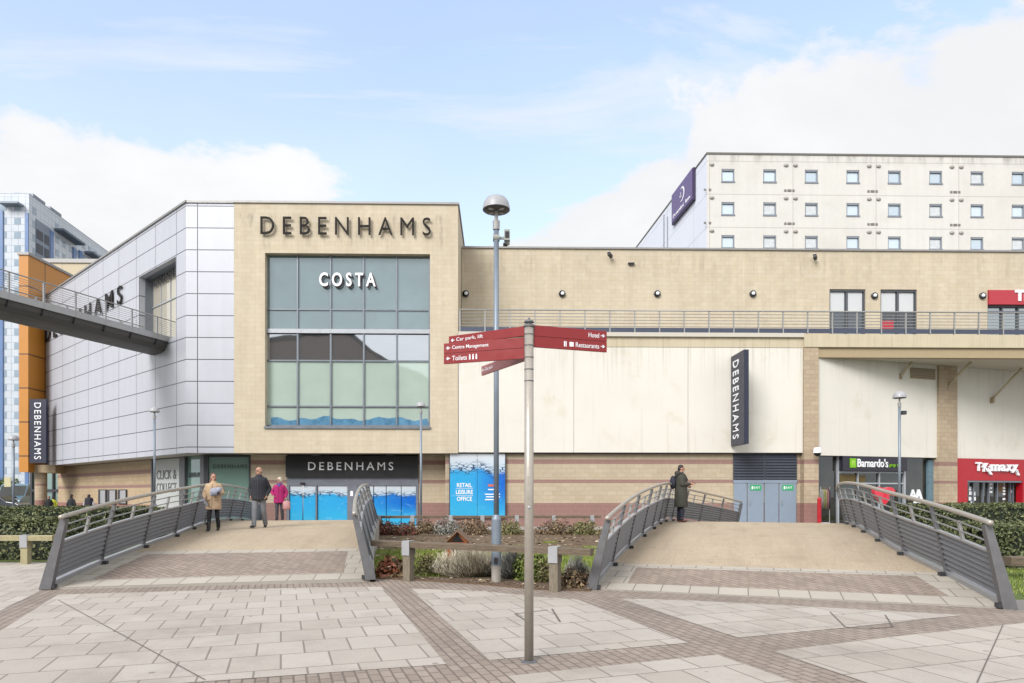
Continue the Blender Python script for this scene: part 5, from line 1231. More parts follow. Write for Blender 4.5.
# ---- garden plants
def bush(name, label, cat, c, r, n, size, mat, group, core=None, dens=1.5, aspect=1.7, grp=True):
    t = thing(name, label, cat, (c[0], c[1], .03), group); pts = []
    for _ in range(n):
        th = random.uniform(0, 2*math.pi); ph = math.acos(random.uniform(-.15, 1)); q_ = random.random()**(1/dens)
        dv = Vector((math.cos(th)*math.sin(ph), math.sin(th)*math.sin(ph), math.cos(ph)))
        k = q_*(1+.35*mnoise.noise(dv*2.3+Vector((c[0]*3, c[1], 0))))
        pts.append((Vector((c[0]+dv.x*r[0]*k, c[1]+dv.y*r[1]*k, .05+max(dv.z, 0)*r[2]*k)), dv))
    leaves('foliage', pts, size, mat, t, aspect)
    m = MB()
    for _ in range(14):
        th = random.uniform(0, 6.28); q_ = random.uniform(.3, .8); m.tube([(c[0]+math.cos(th)*r[0]*.1, c[1]+math.sin(th)*r[1]*.1, 0), (c[0]+math.cos(th)*r[0]*q_*.6, c[1]+math.sin(th)*r[1]*q_*.6, r[2]*.5), (c[0]+math.cos(th)*r[0]*q_, c[1]+math.sin(th)*r[1]*q_, r[2]*.85)], .006, 4)
    m.build('stems', plain('brown_stems', C(96, 78, 58), .9), t)
    return t
def stalks(name, label, cat, c, r, n, mat, group):
    t = thing(name, label, cat, (c[0], c[1], .03), group); vs, fs = [], []
    for _ in range(n):
        th = random.uniform(0, 6.283); sp_ = random.random()**.6; hh = random.uniform(.55, 1.2)*math.sqrt(max(1-.86*sp_**2.2, .05))
        bx, by = c[0]+math.cos(th)*r[0]*.62*sp_, c[1]+math.sin(th)*r[1]*.62*sp_; tx, ty = c[0]+math.cos(th)*r[0]*sp_, c[1]+math.sin(th)*r[1]*sp_
        w = random.uniform(.004, .010); px_, py_ = -math.sin(th+.8)*w, math.cos(th+.8)*w+w*.3; prev = None
        for k in range(4):
            s = k/3; x = bx+(tx-bx)*s+random.uniform(-.045, .045); y = by+(ty-by)*s+random.uniform(-.045, .045); bw_ = math.sin(s*math.pi)*.16*sp_; x += math.cos(th)*r[0]*bw_; y += math.sin(th)*r[1]*bw_; z = .03+r[2]*hh*(s**.8)*(1 if s < 1 else .96); ww = 1-.55*s
            i = len(vs); vs += [(x-px_*ww, y-py_*ww, z), (x+px_*ww, y+py_*ww, z)]
            if prev is not None: fs.append((prev, prev+1, i+1, i))
            prev = i
    me = bpy.data.meshes.new('stalks'); me.from_pydata(vs, [], fs); me.materials.append(mat); o = bpy.data.objects.new('stalks', me); COL.objects.link(o); WM[o] = Matrix.Identity(4); adopt(o, t)
    m = MB(); m.ell((c[0], c[1], .03), (r[0]*.62, r[1]*.62, r[2]*.66), 14, 8); m.build('inner_core', plain('dry_core', C(92, 82, 64), 1., var=.5, scale=14.), t)
    return t
GRN = leafmat('green_leaves', C(70, 92, 36, .7), C(112, 132, 58, .7), C(166, 172, 92, .7)); OLV = leafmat('olive_leaves', C(84, 86, 50, .7), C(126, 122, 76, .7), C(160, 150, 104, .7))
REDL = leafmat('red_and_green_leaves', C(70, 92, 40, .8), C(98, 44, 50, .8), C(170, 110, 92, .8)); BRN = leafmat('brown_leaves', C(70, 56, 44, .8), C(110, 90, 66, .8), C(160, 138, 104, .8))
DRY = leafmat('dry_grey_stalks', C(150, 140, 120, .8), C(196, 186, 164, .8), C(222, 212, 190, .8)); LAV = leafmat('grey_lavender', C(110, 112, 108, .7), C(140, 140, 132, .7), C(176, 172, 160, .7))
gp = 'front garden plants'
def gpos(px, py): p = onZ(px, py, .03); return (p.x, p.y)
c = gpos(389, 577); bush('low_plant', 'red leaved low plant beside the left footbridge end post', 'plant', (c[0], c[1]+.2), (.34, .3, .36), 500, .075, leafmat('rust_leaves', C(52, 66, 30, .8), C(150, 80, 54, .8), C(200, 150, 130, .8)), gp)
c = gpos(401, 578); bush('low_plant', 'pale pink and green low plant just left of the rail post', 'plant', (c[0], c[1]+.25), (.2, .2, .3), 260, .07, BRN, gp)
c = gpos(425, 576); bush('green_shrub', 'small rounded green shrub right of the left rail post', 'shrub', (c[0], c[1]+.3), (.30, .3, .46), 1100, .04, OLV, gp)
c = gpos(470, 578); stalks('dry_bush', 'large dry straw coloured bush below the front timber rail', 'bush', (c[0]-.05, c[1]+.45), (.74, .5, .54), 1900, DRY, gp)
c = gpos(511, 580); stalks('lavender_bush', 'grey lavender bush right of the tall lamp', 'bush', (c[0], c[1]+.4), (.34, .34, .5), 1500, LAV, gp)
c = gpos(527, 582); bush('green_shrub', 'bright green leafy shrub behind the fingerpost', 'shrub', (c[0]+.1, c[1]+.35), (.36, .32, .58), 1500, .05, GRN, gp)
c = gpos(546, 584); bush('green_shrub', 'loose dull green shrub left of the right rail post', 'shrub', (c[0], c[1]+.4), (.22, .25, .4), 700, .04, OLV, gp)
c = gpos(572, 588); bush('low_plant', 'brown tangled low plant right of the right rail post', 'plant', (c[0], c[1]+.2), (.36, .3, .30), 900, .05, BRN, gp)
c = gpos(586, 586); stalks('grass_tuft', 'pale grey grass tuft against the right footbridge', 'grass tuft', (c[0]-.12, c[1]+.35), (.22, .24, .5), 500, LAV, gp)
gp = 'plants along the back of the garden'
yy = 26.2
for px, w, nm, lab, ct, mt in ((386, 17, 'red_leaved_plant', 'dark red and green leafy clump at the left end of the back bed', 'plant', REDL), (405, 16, 'red_leaved_plant', 'dark red leafy clump right of the first clump in the back bed', 'plant', REDL),
    (425, 13, 'brown_plant', 'small sparse brown plant behind the little wooden house', 'plant', BRN), (447, 22, 'grey_shrub', 'grey green shrub behind the wooden house in the back bed', 'shrub', LAV), (474, 22, 'brown_shrub', 'dull brown shrub left of the tall lamp in the back bed', 'shrub', BRN),
    (508, 20, 'olive_shrub', 'olive shrub between the tall lamp and the fingerpost', 'shrub', OLV), (556, 24, 'brown_shrub', 'dark brown low shrub right of the fingerpost in the back bed', 'shrub', BRN), (584, 20, 'olive_shrub', 'yellowish shrub beside the right footbridge in the back bed', 'shrub', OLV)):
    x = XY(px, yy); r = w/2*yy/F*1.3; bush(nm, lab, ct, (x, yy+random.uniform(-.3, .3)), (r*1.35, .6, random.uniform(.48, .62)), 1300, .06, mt, gp)
# grass blades on the lawn (too many to count)
def blades(name, area, n, h, mat, zf=.02):
    vs, fs = [], []
    (x0, y0, x1, y1), test = area
    for _ in range(n):
        x, y = random.uniform(x0, x1), random.uniform(y0, y1)
        if not test(x, y): continue
        a = random.uniform(0, 6.28); w = .006; hh = h*random.uniform(.5, 1.2); i = len(vs); lx, ly = math.cos(a+1.3)*hh*.5, math.sin(a+1.3)*hh*.5
        vs += [(x-math.cos(a)*w, y-math.sin(a)*w, zf), (x+math.cos(a)*w, y+math.sin(a)*w, zf), (x+lx, y+ly, zf+hh)]; fs.append((i, i+1, i+2))
    me = bpy.data.meshes.new(name); me.from_pydata(vs, [], fs); me.materials.append(mat); o = bpy.data.objects.new(name, me); COL.objects.link(o); return tag(o, kind='stuff')
GB = leafmat('grass_blades', C(104, 130, 38, .7), C(140, 158, 60, .7), C(176, 182, 96, .7))
def inpoly(x, y, P):
    r = False
    for i in range(len(P)):
        (ax, ay), (bx, by) = P[i], P[i-1]
        if (ay > y) != (by > y) and x < (bx-ax)*(y-ay)/(by-ay)+ax: r = not r
    return r
blades('lawn_grass', ((-4.5, 13.0, 6, 23.5), lambda x, y: inpoly(x, y, garden) and mnoise.noise(Vector((x*.9, y*.9, 0)))*1.9+(18.9-y)*.42 > 0), 100000, .07, GB, .03)
blades('lawn_grass', ((7.5, 10.4, 15, 20), lambda x, y: x > 7.45+(y-10.2)*.42), 25000, .06, GB, .02)
# scattered dead leaves at the front of the bed and small stones
m = MB()
for q_ in range(1500):
    if q_ < 200: p = Vector(garden[random.randrange(0, 5)]).lerp(Vector(garden[random.randrange(0, 5)]), random.random()); x, y = p.x+random.uniform(-.1, .1), p.y+random.uniform(.02, .5)
    else: x, y = random.uniform(-4.5, 8), 17+random.random()**1.3*10
    if not inpoly(x, y, garden): continue
    m.T = Matrix.Translation((x, y, .045)) @ Matrix.Rotation(random.uniform(0, 6), 4, 'Z') @ Matrix.Rotation(random.uniform(-.6, .6), 4, 'X'); s = random.uniform(.02, .05)*(1 if y < 15 else 1.9); m.poly([(-s, 0, 0), (0, -s*.5, .01), (s, 0, 0), (0, s*.5, .01)])
tag(m.build('leaf_litter', leafmat('dead_leaves', C(96, 74, 52, .8), C(150, 128, 100, .8), C(196, 184, 160, .8)), recalc=False), kind='stuff')
# little wooden house in the garden
yh = 16.6; hx = XY(457.5, yh); zpk = ZY(529.3, yh, 457); wz_ = ZY(541.5, yh, 457)
w2 = (XY(471.5, yh)-XY(443.5, yh))/2
dh = thing('wooden_bird_house', 'little orange brown wooden house with a pitched roof in the garden', 'bird house', (hx, yh, .03))
m = MB(); m.prism([(-w2*.75, .03), (w2*.75, .03), (w2*.75, wz_), (0, zpk-.06), (-w2*.75, wz_)], yh-.0, yh+.5, 'y'); m.build('body', M['orangewood'], dh, mat=Matrix.Translation((hx, 0, 0)))
m = MB()
for s in (-1, 1): m.prism([(0, zpk), (s*w2*1.05, wz_-.04), (s*w2*1.05, wz_-.085), (0, zpk-.055)], yh-.1, yh+.6, 'y')
m.build('roof', M['roofwood'], dh, mat=Matrix.Translation((hx, 0, 0)))
m = MB(); m.box(-.12, .12, yh-.012, yh-.002, .1, .42); m.prism([(-w2*.45, wz_-.01), (w2*.45, wz_-.01), (0, zpk-.11)], yh-.014, yh-.002, 'y'); m.build('opening', M['black'], dh, mat=Matrix.Translation((hx, 0, 0)))
m = MB(); m.box(-w2*.7, w2*.7, yh-.03, yh-.003, wz_-.06, wz_-.02); m.build('cross_board', M['orangewood'], dh, mat=Matrix.Translation((hx, 0, 0)))
# small stone path edge in the back bed
m = MB(); m.box(XY(421, 25.2), XY(441, 25.2), 25.1, 25.35, .03, .10); tag(m.build('edging_plank', M['wood']), 'short pale plank lying in the back bed left of the wooden house', 'plank')

# ================================================================== PEOPLE
skinm = plain('skin', C(206, 156, 132, .60), .55, var=.05, scale=14.); shoe_black = plain('black_shoe', (.015, .014, .014, 1), .4)
def cloth(name, c, var=.18, bump=.5, bs=26., rough=.85): return plain(name, c, rough, var=var, scale=9., bump=bump, bscale=bs)
def hand(m, w, d_, side, palm_n, curl=.5):
    """palm with four unequal curled fingers and a thumb from its side"""
    d_ = d_.normalized(); side = (side-d_*side.dot(d_)).normalized(); n = palm_n.normalized(); n = (n-d_*n.dot(d_)-side*n.dot(side)).normalized()
    rot = Matrix((side, n, d_)).transposed()
    m.ell(w+d_*.045, (.040, .018, .055), 10, 8, rot); m.limb([w-d_*.02, w+d_*.03], [.026, .026], 8)
    for i, (o_, L) in enumerate(((-.030, .062), (-.010, .078), (.011, .072), (.031, .056))):
        b0 = w+d_*.085+side*o_; k1 = b0+d_*L*.5*math.cos(curl*.5)+n*L*.5*math.sin(curl*.5); k2 = k1+d_*L*.5*math.cos(curl*1.6)+n*L*.5*math.sin(curl*1.6)
        m.limb([b0-d_*.03, b0, k1, k2], [.010, .0105, .0095, .008], 8)
    t0 = w+d_*.03-side*.036; m.limb([t0, t0+d_*.028-side*.022+n*.008, t0+d_*.056-side*.024+n*.02], [.013, .011, .009], 8)
def person(label, loc, rz, H, P):
    s = H/1.75; t = thing('person', label, 'person', loc, None, rz); T = WM[t] @ Matrix.Scale(s, 4)
    V = Vector; hipz, shz = .92, 1.43; lean = P.get('lean', 0.)
    J = {'hip': (V((-.09, 0, hipz)), V((.09, 0, hipz)))}
    knees = [V(k) for k in P['knees']]; ank = [V(a) for a in P['ankles']]; toe = [V(a) for a in P['toes']]
    sh = [V((-.165, lean, shz-.035)), V((.165, lean, shz-.035))]; el = [V(e) for e in P['elbows']]; wr = [V(w) for w in P['wrists']]
    hrot = Matrix.Rotation(P.get('head', 0.), 3, 'Z') @ Matrix.Rotation(P.get('nod', 0.), 3, 'X'); hc = V((0, lean*1.3-.01, 1.635))
    def HP(x, y, z): return hc+hrot @ V((x, y, z))
    m = MB(); m.T = T
    m.ell(hc+hrot @ V((0, .008, .02)), (.074, .094, .098), 18, 12, hrot); m.ell(HP(0, -.022, -.055), (.055, .062, .062), 14, 8, hrot)
    m.limb([HP(0, -.088, .012), HP(0, -.108, -.022)], [.010, .015], 8); m.ell(HP(0, -.078, .036), (.052, .016, .014), 10, 6, hrot)      # nose, brow
    for q_ in (-1, 1): m.ell(HP(q_*.076, .012, -.005), (.012, .022, .034), 8, 6, hrot)
    m.ell(HP(0, -.082, -.062), (.024, .012, .010), 8, 5, hrot); m.ell(HP(0, -.072, -.092), (.022, .020, .018), 8, 5, hrot)
    m.limb([V((0, lean, 1.40)), HP(0, .015, -.06)], [.062, .056], 12)
    m.loft([(0, 0, .86, .14, .10), (0, 0, .95, .155, .105), (0, lean*.4, 1.1, .13, .095), (0, lean*.8, 1.28, .16, .105), (0, lean, 1.40, .165, .09), (0, lean, 1.46, .07, .06)], 18)
    for i in (0, 1):
        m.limb([J['hip'][i], knees[i], ank[i]], [.082, .055, .040], 12); m.limb([ank[i], ank[i].lerp(toe[i], .55)], [.034, .022], 10)
        m.limb([sh[i], el[i], wr[i]], [.052, .040, .028], 10)
        d_ = wr[i]-el[i]; hand(m, wr[i], d_, V(P.get('sides', ((0, -1, 0), (0, -1, 0)))[i]), V(P.get('palms', ((1, 0, 0), (-1, 0, 0)))[i]), P.get('curl', (.6, .6))[i])
    m.build('body', skinm, t, voxel=.0085*s)
    m = MB(); m.T = T
    for q_ in (-1, 1): m.ell(HP(q_*.031, -.083, .008), (.014, .009, .009), 8, 6, hrot); m.ell(HP(q_*.031, -.090, .034), (.019, .007, .005), 8, 5, hrot)
    m.ell(HP(0, -.093, -.062), (.024, .007, .006), 8, 5, hrot); m.build('eyes_and_mouth', plain('dark_features', C(84, 48, 42), .5), t, smooth=True)
    # trousers
    m = MB(); m.T = T; fl = P.get('leg_r', (.098, .072, .060)); m.loft([(0, 0, .84, .15, .115), (0, 0, .92, .168, .122), (0, 0, 1.02, .155, .115)], 18)
    for i in (0, 1):
        dn = (ank[i]-knees[i]).normalized(); m.limb([J['hip'][i], knees[i], ank[i]+dn*.0], list(fl), 14)
        m.ell(knees[i]+V((0, .01, -.08)), (.066, .07, .03), 10, 6)
    m.build('trousers', P['trousers'], t, voxel=.012*s)
    for i in (0, 1):
        m = MB(); m.T = T; f_ = (toe[i]-ank[i]); f_.z = 0; f_ = f_.normalized() if f_.length > 1e-4 else V((0, -1, 0)); a = ank[i]; up = P.get('boot', .06)
        rot = Matrix((V((f_.y, -f_.x, 0)), -f_, V((0, 0, 1)))).transposed(); z0 = min(a.z, toe[i].z+.03)
        m.limb([a+V((0, 0, up)), a], [.060, .056], 10); m.ell(a+f_*.055+V((0, 0, toe[i].z-a.z+.018)), (.048, .125, .040), 14, 8, rot); m.ell(a-f_*.01+V((0, 0, -.03)), (.045, .06, .035), 10, 6, rot)
        m.box(0, 0, 0, 0, 0, 0) if False else None
        m.build('shoe', P.get('shoes', shoe_black), t, voxel=.010*s)
    # coat: torso and sleeves in one garment
    hem, wide = P['hem'], P.get('wide', 1.); m = MB(); m.T = T
    rings = [(0, 0, hem, .20*wide, .155*wide), (0, 0, hem+.05, .205*wide, .16*wide)]
    for z, rx, ry in ((.80, .205, .155), (.95, .198, .150), (1.1, .185, .145), (1.25, .192, .148), (1.37, .195, .138), (1.42, .165, .12), (1.46, .12, .10), (1.50, .078, .078)):
        if z > hem+.08: rings.append((0, lean*max(0, (z-.8)/.6), z, rx*wide, ry*wide))
    m.loft(rings, 22)
    sr = P.get('sleeve', (.068, .060, .048))
    for i in (0, 1):
        m.limb([sh[i], el[i], wr[i]-(wr[i]-el[i]).normalized()*.02], list(sr), 12); mid = sh[i].lerp(el[i], .55); m.ell(mid, (sr[0]*1.02,)*2+(.03,), 10, 6); mid = el[i].lerp(wr[i], .4); m.ell(mid, sr[1]*1.06, 10, 6)
    if P.get('collar'): m.loft([(0, lean, 1.44, .10, .095), (0, lean*1.1, 1.52, .088, .085), (0, lean*1.1, 1.54, .07, .065)], 16)
    if P.get('hood'): m.ell(V((0, .10+lean, 1.50)), (.125, .10, .085), 14, 8); m.ell(V((0, .135+lean, 1.43)), (.10, .06, .10), 12, 8)
    for q_ in (-1, 1):
        if P.get('pockets'): m.ell(V((q_*.10, -.150*wide, .98)), (.06, .02, .05), 8, 6)
    m.build('coat', P['coat'], t, voxel=.0115*s)
    # front closing line
    if P.get('zip'):
        m = MB(); m.T = T; m.tube([(0, -.157*wide, hem+.03), (0, -.152*wide, .95), (0, -.147*wide, 1.1), (0, lean*.7-.150*wide, 1.25), (0, lean-.140*wide, 1.37), (0, lean-.118*wide, 1.44)], .007, 6); m.build('zip', P['zip'], t)
    if P.get('hair'):
        m = MB(); m.T = T
        for (x, y, z, a, b_, c_) in P['hair']: m.ell(HP(x, y, z), (a, b_, c_), 16, 10, hrot)
        m.build('hair', P['hairmat'], t, voxel=.009*s)
    if P.get('scarf'):
        m = MB(); m.T = T
        for k in range(12): a = 2*math.pi*k/12; m.ell((math.cos(a)*.088, lean+math.sin(a)*.08-.01, 1.475+.012*math.sin(3*a)), (.042, .042, .045), 8, 6)
        m.ell((.02, lean-.13, 1.42), (.055, .03, .09), 10, 8); m.build('scarf', P['scarf'], t, voxel=.01*s)
    return t, T
Lz_ = FIELD['L']; Rz_ = FIELD['R']
# woman in the camel coat, walking towards us and looking to her left
x, y = ondeck(213.5, 531, 'L'); camel = cloth('camel_quilted_coat', C(206, 177, 144, .62), .2, .7, 12.)
shortish = [(0, .035, .045, .088, .095, .095), (0, .06, -.05, .085, .07, .10), (-.06, .03, -.07, .03, .05, .09), (.062, .045, -.06, .028, .05, .09), (-.075, .02, -.14, .04, .05, .09), (-.09, .0, -.20, .035, .04, .06)]
t, T = person('person in a camel quilted coat holding a pale fluffy bundle, walking on the left footbridge', (x, y, Lz_(x, y)), R(8), 1.53, dict(knees=[(-.10, -.06, .50), (.10, .03, .50)], ankles=[(-.11, -.12, .085), (.10, .16, .10)], toes=[(-.12, -.27, .03), (.11, .03, .035)],
    elbows=[(-.27, .02, 1.16), (.27, .01, 1.16)], wrists=[(-.20, -.17, 1.02), (.13, -.24, 1.16)], hem=.66, wide=1.12, coat=camel, trousers=cloth('black_leggings', C(28, 28, 32, .7)), leg_r=(.085, .062, .052), boot=.16, collar=1, pockets=1, head=R(28),
    zip=plain('brown_zip', C(140, 108, 76), .5), hair=shortish, hairmat=plain('auburn_hair', C(120, 70, 52), .5, var=.3, scale=30., bump=.5, bscale=60.), sides=((0, -1, 0), (0, 0, -1)), palms=((1, 0, 0), (0, 1, 0))))
bw = T @ Vector((.12, -.27, 1.20)); bd = thing('fluffy_bundle', 'pale grey fluffy bundle held against the camel coat', 'bundle', bw)
m = MB(); m.ell(bw, (.14, .11, .11), 14, 10); m.ell(bw+Vector((.10, -.02, .05)), (.08, .075, .075), 12, 8); m.ell(bw+Vector((-.07, -.01, -.06)), (.07, .06, .06), 10, 8); m.build('bundle', plain('grey_blue_fluff', C(188, 192, 212), .95, var=.3, scale=16., bump=1., bscale=70.), bd, voxel=.012)
m = MB(); m.ell(bw+Vector((.12, -.09, -.04)), (.045, .02, .04), 10, 6); m.build('dark_patch', plain('dark_fluff', C(60, 58, 66), .9), bd, smooth=True)
gl = T @ Vector((-.19, -.19, .93)); m = MB(); m.limb([gl+Vector((.0, -.02, .06)), gl+Vector((.02, -.03, -.06)), gl+Vector((.08, -.04, -.13))], [.03, .045, .025], 8); tag(m.build('grey_gloves', plain('grey_knit', C(150, 152, 158), .95, var=.3, scale=30.), voxel=.01), 'pair of grey gloves held low in front of the camel coat', 'gloves')
# bald man in the dark jacket
x, y = ondeck(259, 528, 'L')
person('bald person in a black jacket and grey trousers walking on the left footbridge', (x, y, Lz_(x, y)), R(6), 1.71, dict(knees=[(-.10, -.10, .51), (.11, .05, .50)], ankles=[(-.10, -.18, .085), (.13, .22, .12)], toes=[(-.16, -.32, .035), (.14, .10, .035)],
    elbows=[(-.26, .07, 1.13), (.28, .08, 1.13)], wrists=[(-.215, -.06, .93), (.225, -.05, .93)], hem=.80, wide=1.16, coat=cloth('black_padded_jacket', C(40, 42, 50, .7), .2), trousers=cloth('grey_trousers', C(132, 134, 140, .7), .16), leg_r=(.105, .078, .066), collar=1, head=R(-38),
    zip=plain('grey_zip', C(72, 74, 80), .5), hair=[(0, .055, -.03, .078, .055, .045)], hairmat=plain('grey_stubble', C(176, 156, 142), .8), sides=((0, -1, 0), (0, -1, 0))))
# older woman in the magenta coat, farther back
yq = 24.0; x = XY(279.5, yq)
t, T = person('white haired person in a magenta coat with a purple scarf, behind the bald person', (x, yq, Lz_(x, yq)), R(4), 1.50, dict(knees=[(-.09, -.05, .50), (.09, .02, .50)], ankles=[(-.09, -.06, .085), (.10, .10, .09)], toes=[(-.10, -.20, .03), (.10, -.03, .03)],
    elbows=[(-.30, .0, 1.16), (.29, .02, 1.16)], wrists=[(-.20, -.16, 1.03), (.26, -.08, .94)], hem=.72, wide=1.14, coat=cloth('magenta_coat', C(178, 22, 108, .66), .14), trousers=cloth('dark_grey_trousers', C(70, 70, 78, .7)), head=R(-30), collar=1,
    zip=plain('dark_magenta_zip', C(110, 10, 64), .5), scarf=cloth('purple_scarf', C(92, 84, 150, .66)), hair=[(0, .02, .055, .088, .095, .085), (0, .055, -.02, .085, .07, .09), (-.06, .01, .0, .03, .06, .06), (.06, .01, .0, .03, .06, .06)], hairmat=plain('white_hair', C(226, 218, 198), .6, var=.15, scale=30.), sides=((0, -1, 0), (0, -1, 0))))
hw = T @ Vector((.30, -.10, .80)); bg_ = thing('carrier_bag', 'pink patterned bag carried by the person in the magenta coat', 'bag', hw-Vector((0, 0, .3)))
m = MB(); m.loft([(hw.x, hw.y, hw.z-.30, .12, .06), (hw.x, hw.y, hw.z-.25, .14, .07), (hw.x, hw.y, hw.z-.05, .13, .06), (hw.x, hw.y, hw.z, .10, .03)], 16); m.build('bag_body', plain('pink_print', C(206, 150, 150), .6, var=.4, scale=14.), bg_, smooth=True)
m = MB(); m.tube([(hw.x-.05, hw.y, hw.z-.01), (hw.x-.03, hw.y, hw.z+.06), (hw.x+.03, hw.y, hw.z+.06), (hw.x+.05, hw.y, hw.z-.01)], .008, 6); m.build('handles', M['dark'], bg_)
# man with the phone on the right bridge, in profile facing right
y = 21.4; x = XY(681, y); olive = cloth('olive_long_parka', C(64, 64, 54, .72), .22, .6, 18.)
t, T = person('person in a long dark olive parka looking at a phone on the right footbridge', (x, y, Rz_(x, y)), R(88), 1.80, dict(knees=[(-.09, .0, .50), (.09, .02, .50)], ankles=[(-.10, .0, .085), (.10, .05, .085)], toes=[(-.11, -.15, .03), (.11, -.10, .03)],
    elbows=[(-.24, .02, 1.15), (.25, .02, 1.15)], wrists=[(-.12, -.25, 1.17), (.13, -.22, 1.10)], hem=.47, wide=1.26, coat=olive, trousers=cloth('navy_jeans', C(40, 44, 62, .7)), leg_r=(.09, .066, .058), hood=1, collar=1, nod=R(12), shoes=plain('brown_red_shoes', C(110, 66, 60), .5),
    zip=plain('dark_zip', C(24, 24, 22), .4), hair=[(0, .025, .05, .082, .09, .075), (0, .06, -.01, .076, .055, .075)], hairmat=plain('black_hair', C(38, 32, 30), .55, var=.3, scale=30.), sides=((0, 0, -1), (0, 0, -1)), palms=((0, -1, 0), (-1, 0, 0)), curl=(.9, .8)))
ph = T @ Vector((-.07, -.37, 1.22)); m = MB(); m.T = Matrix.Translation(ph) @ Matrix.Rotation(R(88), 4, 'Z') @ Matrix.Rotation(R(-55), 4, 'X'); m.box(-.036, .036, -.005, .005, -.075, .075); tag(m.build('mobile_phone', M['black'], bevel=.003), 'black mobile phone held by the person in the olive parka', 'phone')
bk = thing('backpack', 'dark navy backpack worn over the olive parka', 'backpack', T @ Vector((0, .25, 1.0))); m = MB(); m.T = T
m.ell((0, .245, 1.22), (.145, .095, .21), 16, 12); m.ell((0, .27, 1.12), (.10, .06, .10), 12, 8); m.build('pack', cloth('navy_nylon', C(42, 44, 60, .7)), bk, voxel=.012)
m = MB(); m.T = T
for q_ in (-1, 1): m.tube([(q_*.11, .19, 1.38), (q_*.125, .06, 1.49), (q_*.13, -.10, 1.44), (q_*.14, -.165, 1.30), (q_*.15, -.10, 1.12), (q_*.13, .12, 1.06)], .018, 8)
m.build('straps', cloth('black_strap', C(28, 28, 32, .7)), bk, smooth=True)
# people far away on the left
def walker(px, Y, ytop, label, coat, trous, hair, rz, **k):
    x = XY(px, Y); H = ZY(ytop, Y, px)
    P = dict(knees=[(-.09, -.05, .50), (.09, .05, .50)], ankles=[(-.09, -.05, .085), (.10, .14, .10)], toes=[(-.10, -.20, .03), (.10, .0, .04)], elbows=[(-.28, .03, 1.14), (.28, .02, 1.14)], wrists=[(-.26, -.06, .92), (.26, -.06, .92)], hem=.80, wide=1.12, coat=coat, trousers=trous, collar=1,
        hair=[(0, .02, .045, .084, .092, .08), (0, .05, -.02, .078, .06, .08)], hairmat=hair, sides=((0, -1, 0), (0, -1, 0))); P.update(k)
    return person(label, (x, Y, .006), rz, H, P)
hb_ = plain('dark_brown_hair', C(46, 36, 32), .6); jn = cloth('dark_jeans', C(48, 52, 66, .7))
walker(71.5, 36.5, 494.5, 'person seen from behind in a black jacket walking near the banded wall', cloth('black_jacket', C(32, 34, 40, .7)), jn, hb_, R(168))
walker(89, 36.8, 494.5, 'person seen from behind in a dark gilet with white sleeves near the banded wall', cloth('white_sleeves', C(206, 208, 216, .62)), jn, hb_, R(184))
gx_, gy_ = XY(89, 36.8), 36.8; m = MB(); m.loft([(gx_, gy_, .76, .235, .185), (gx_, gy_, 1.0, .225, .18), (gx_, gy_, 1.2, .222, .178), (gx_, gy_, 1.33, .205, .16), (gx_, gy_, 1.39, .10, .10)], 20)
gi = m.build('gilet', cloth('dark_gilet', C(44, 42, 56, .7)), voxel=.014); pr_ = [o for o in bpy.data.objects if o.get('label', '').startswith('person seen from behind in a dark gilet')][0]; adopt(gi, pr_)
walker(48.8, 44., 496.2, 'person in dark clothes standing beside the stone column of the orange tower', cloth('dark_coat_far', C(36, 36, 42, .7)), jn, hb_, R(20))
walker(53.3, 46.5, 497, 'person in a yellow high visibility jacket behind the stone column', cloth('yellow_hi_vis', C(206, 214, 60, .7)), jn, hb_, R(200))

# ================================================================== SMALL THINGS BY THE SHOPS
yk = 29.9; hxk = XY(883, yk); zt_ = ZY(487, yk, 883)
ht = thing('heart_sculpture', 'glossy red heart sculpture in front of the charity shop', 'sculpture', (hxk, yk, .006))
sc_ = (XY(893.5, yk)-XY(872.8, yk))/32.
pts = [(sc_*16*math.sin(a)**3, sc_*(13*math.cos(a)-5*math.cos(2*a)-2*math.cos(3*a)-math.cos(4*a))) for a in [2*math.pi*k/48 for k in range(48)]]
z_off = zt_-max(p[1] for p in pts)
m = MB(); m.prism([(hxk+p[0], z_off+p[1]) for p in pts], yk-.16, yk+.16, 'y'); m.build('heart', plain('gloss_red', C(226, 52, 74, .7), .22, var=.05, coat=.4), ht, bevel=.05)
m = MB(); m.box(hxk-.3, hxk+.3, yk-.25, yk+.25, .006, .10); m.box(hxk-.05, hxk+.05, yk-.05, yk+.05, .1, z_off-sc_*15); m.build('stand', M['dark'], ht)
def letter_A(px, y0, y1, label):
    p = fC @ Vector((lC(px, 480, -.35).x, -.35, 0)); zb_, zt2 = lC(px, y1, -.35).z, lC(px, y0, -.35).z; h = zt2-max(zb_, .0); m = MB(); z0 = max(zb_, .006)
    m.text('A', TX(p.x, p.y, z0+h/2), h=h, w=h*.72, ext=.05, off=.01); tag(m.build('standing_letter', M['white']), label, 'letter', 'white letters by the shop window')
letter_A(918.6, 489.5, 508.5, 'larger white letter A standing by the charity shop window')
letter_A(912.8, 489.5, 500, 'smaller white letter A standing by the charity shop window')
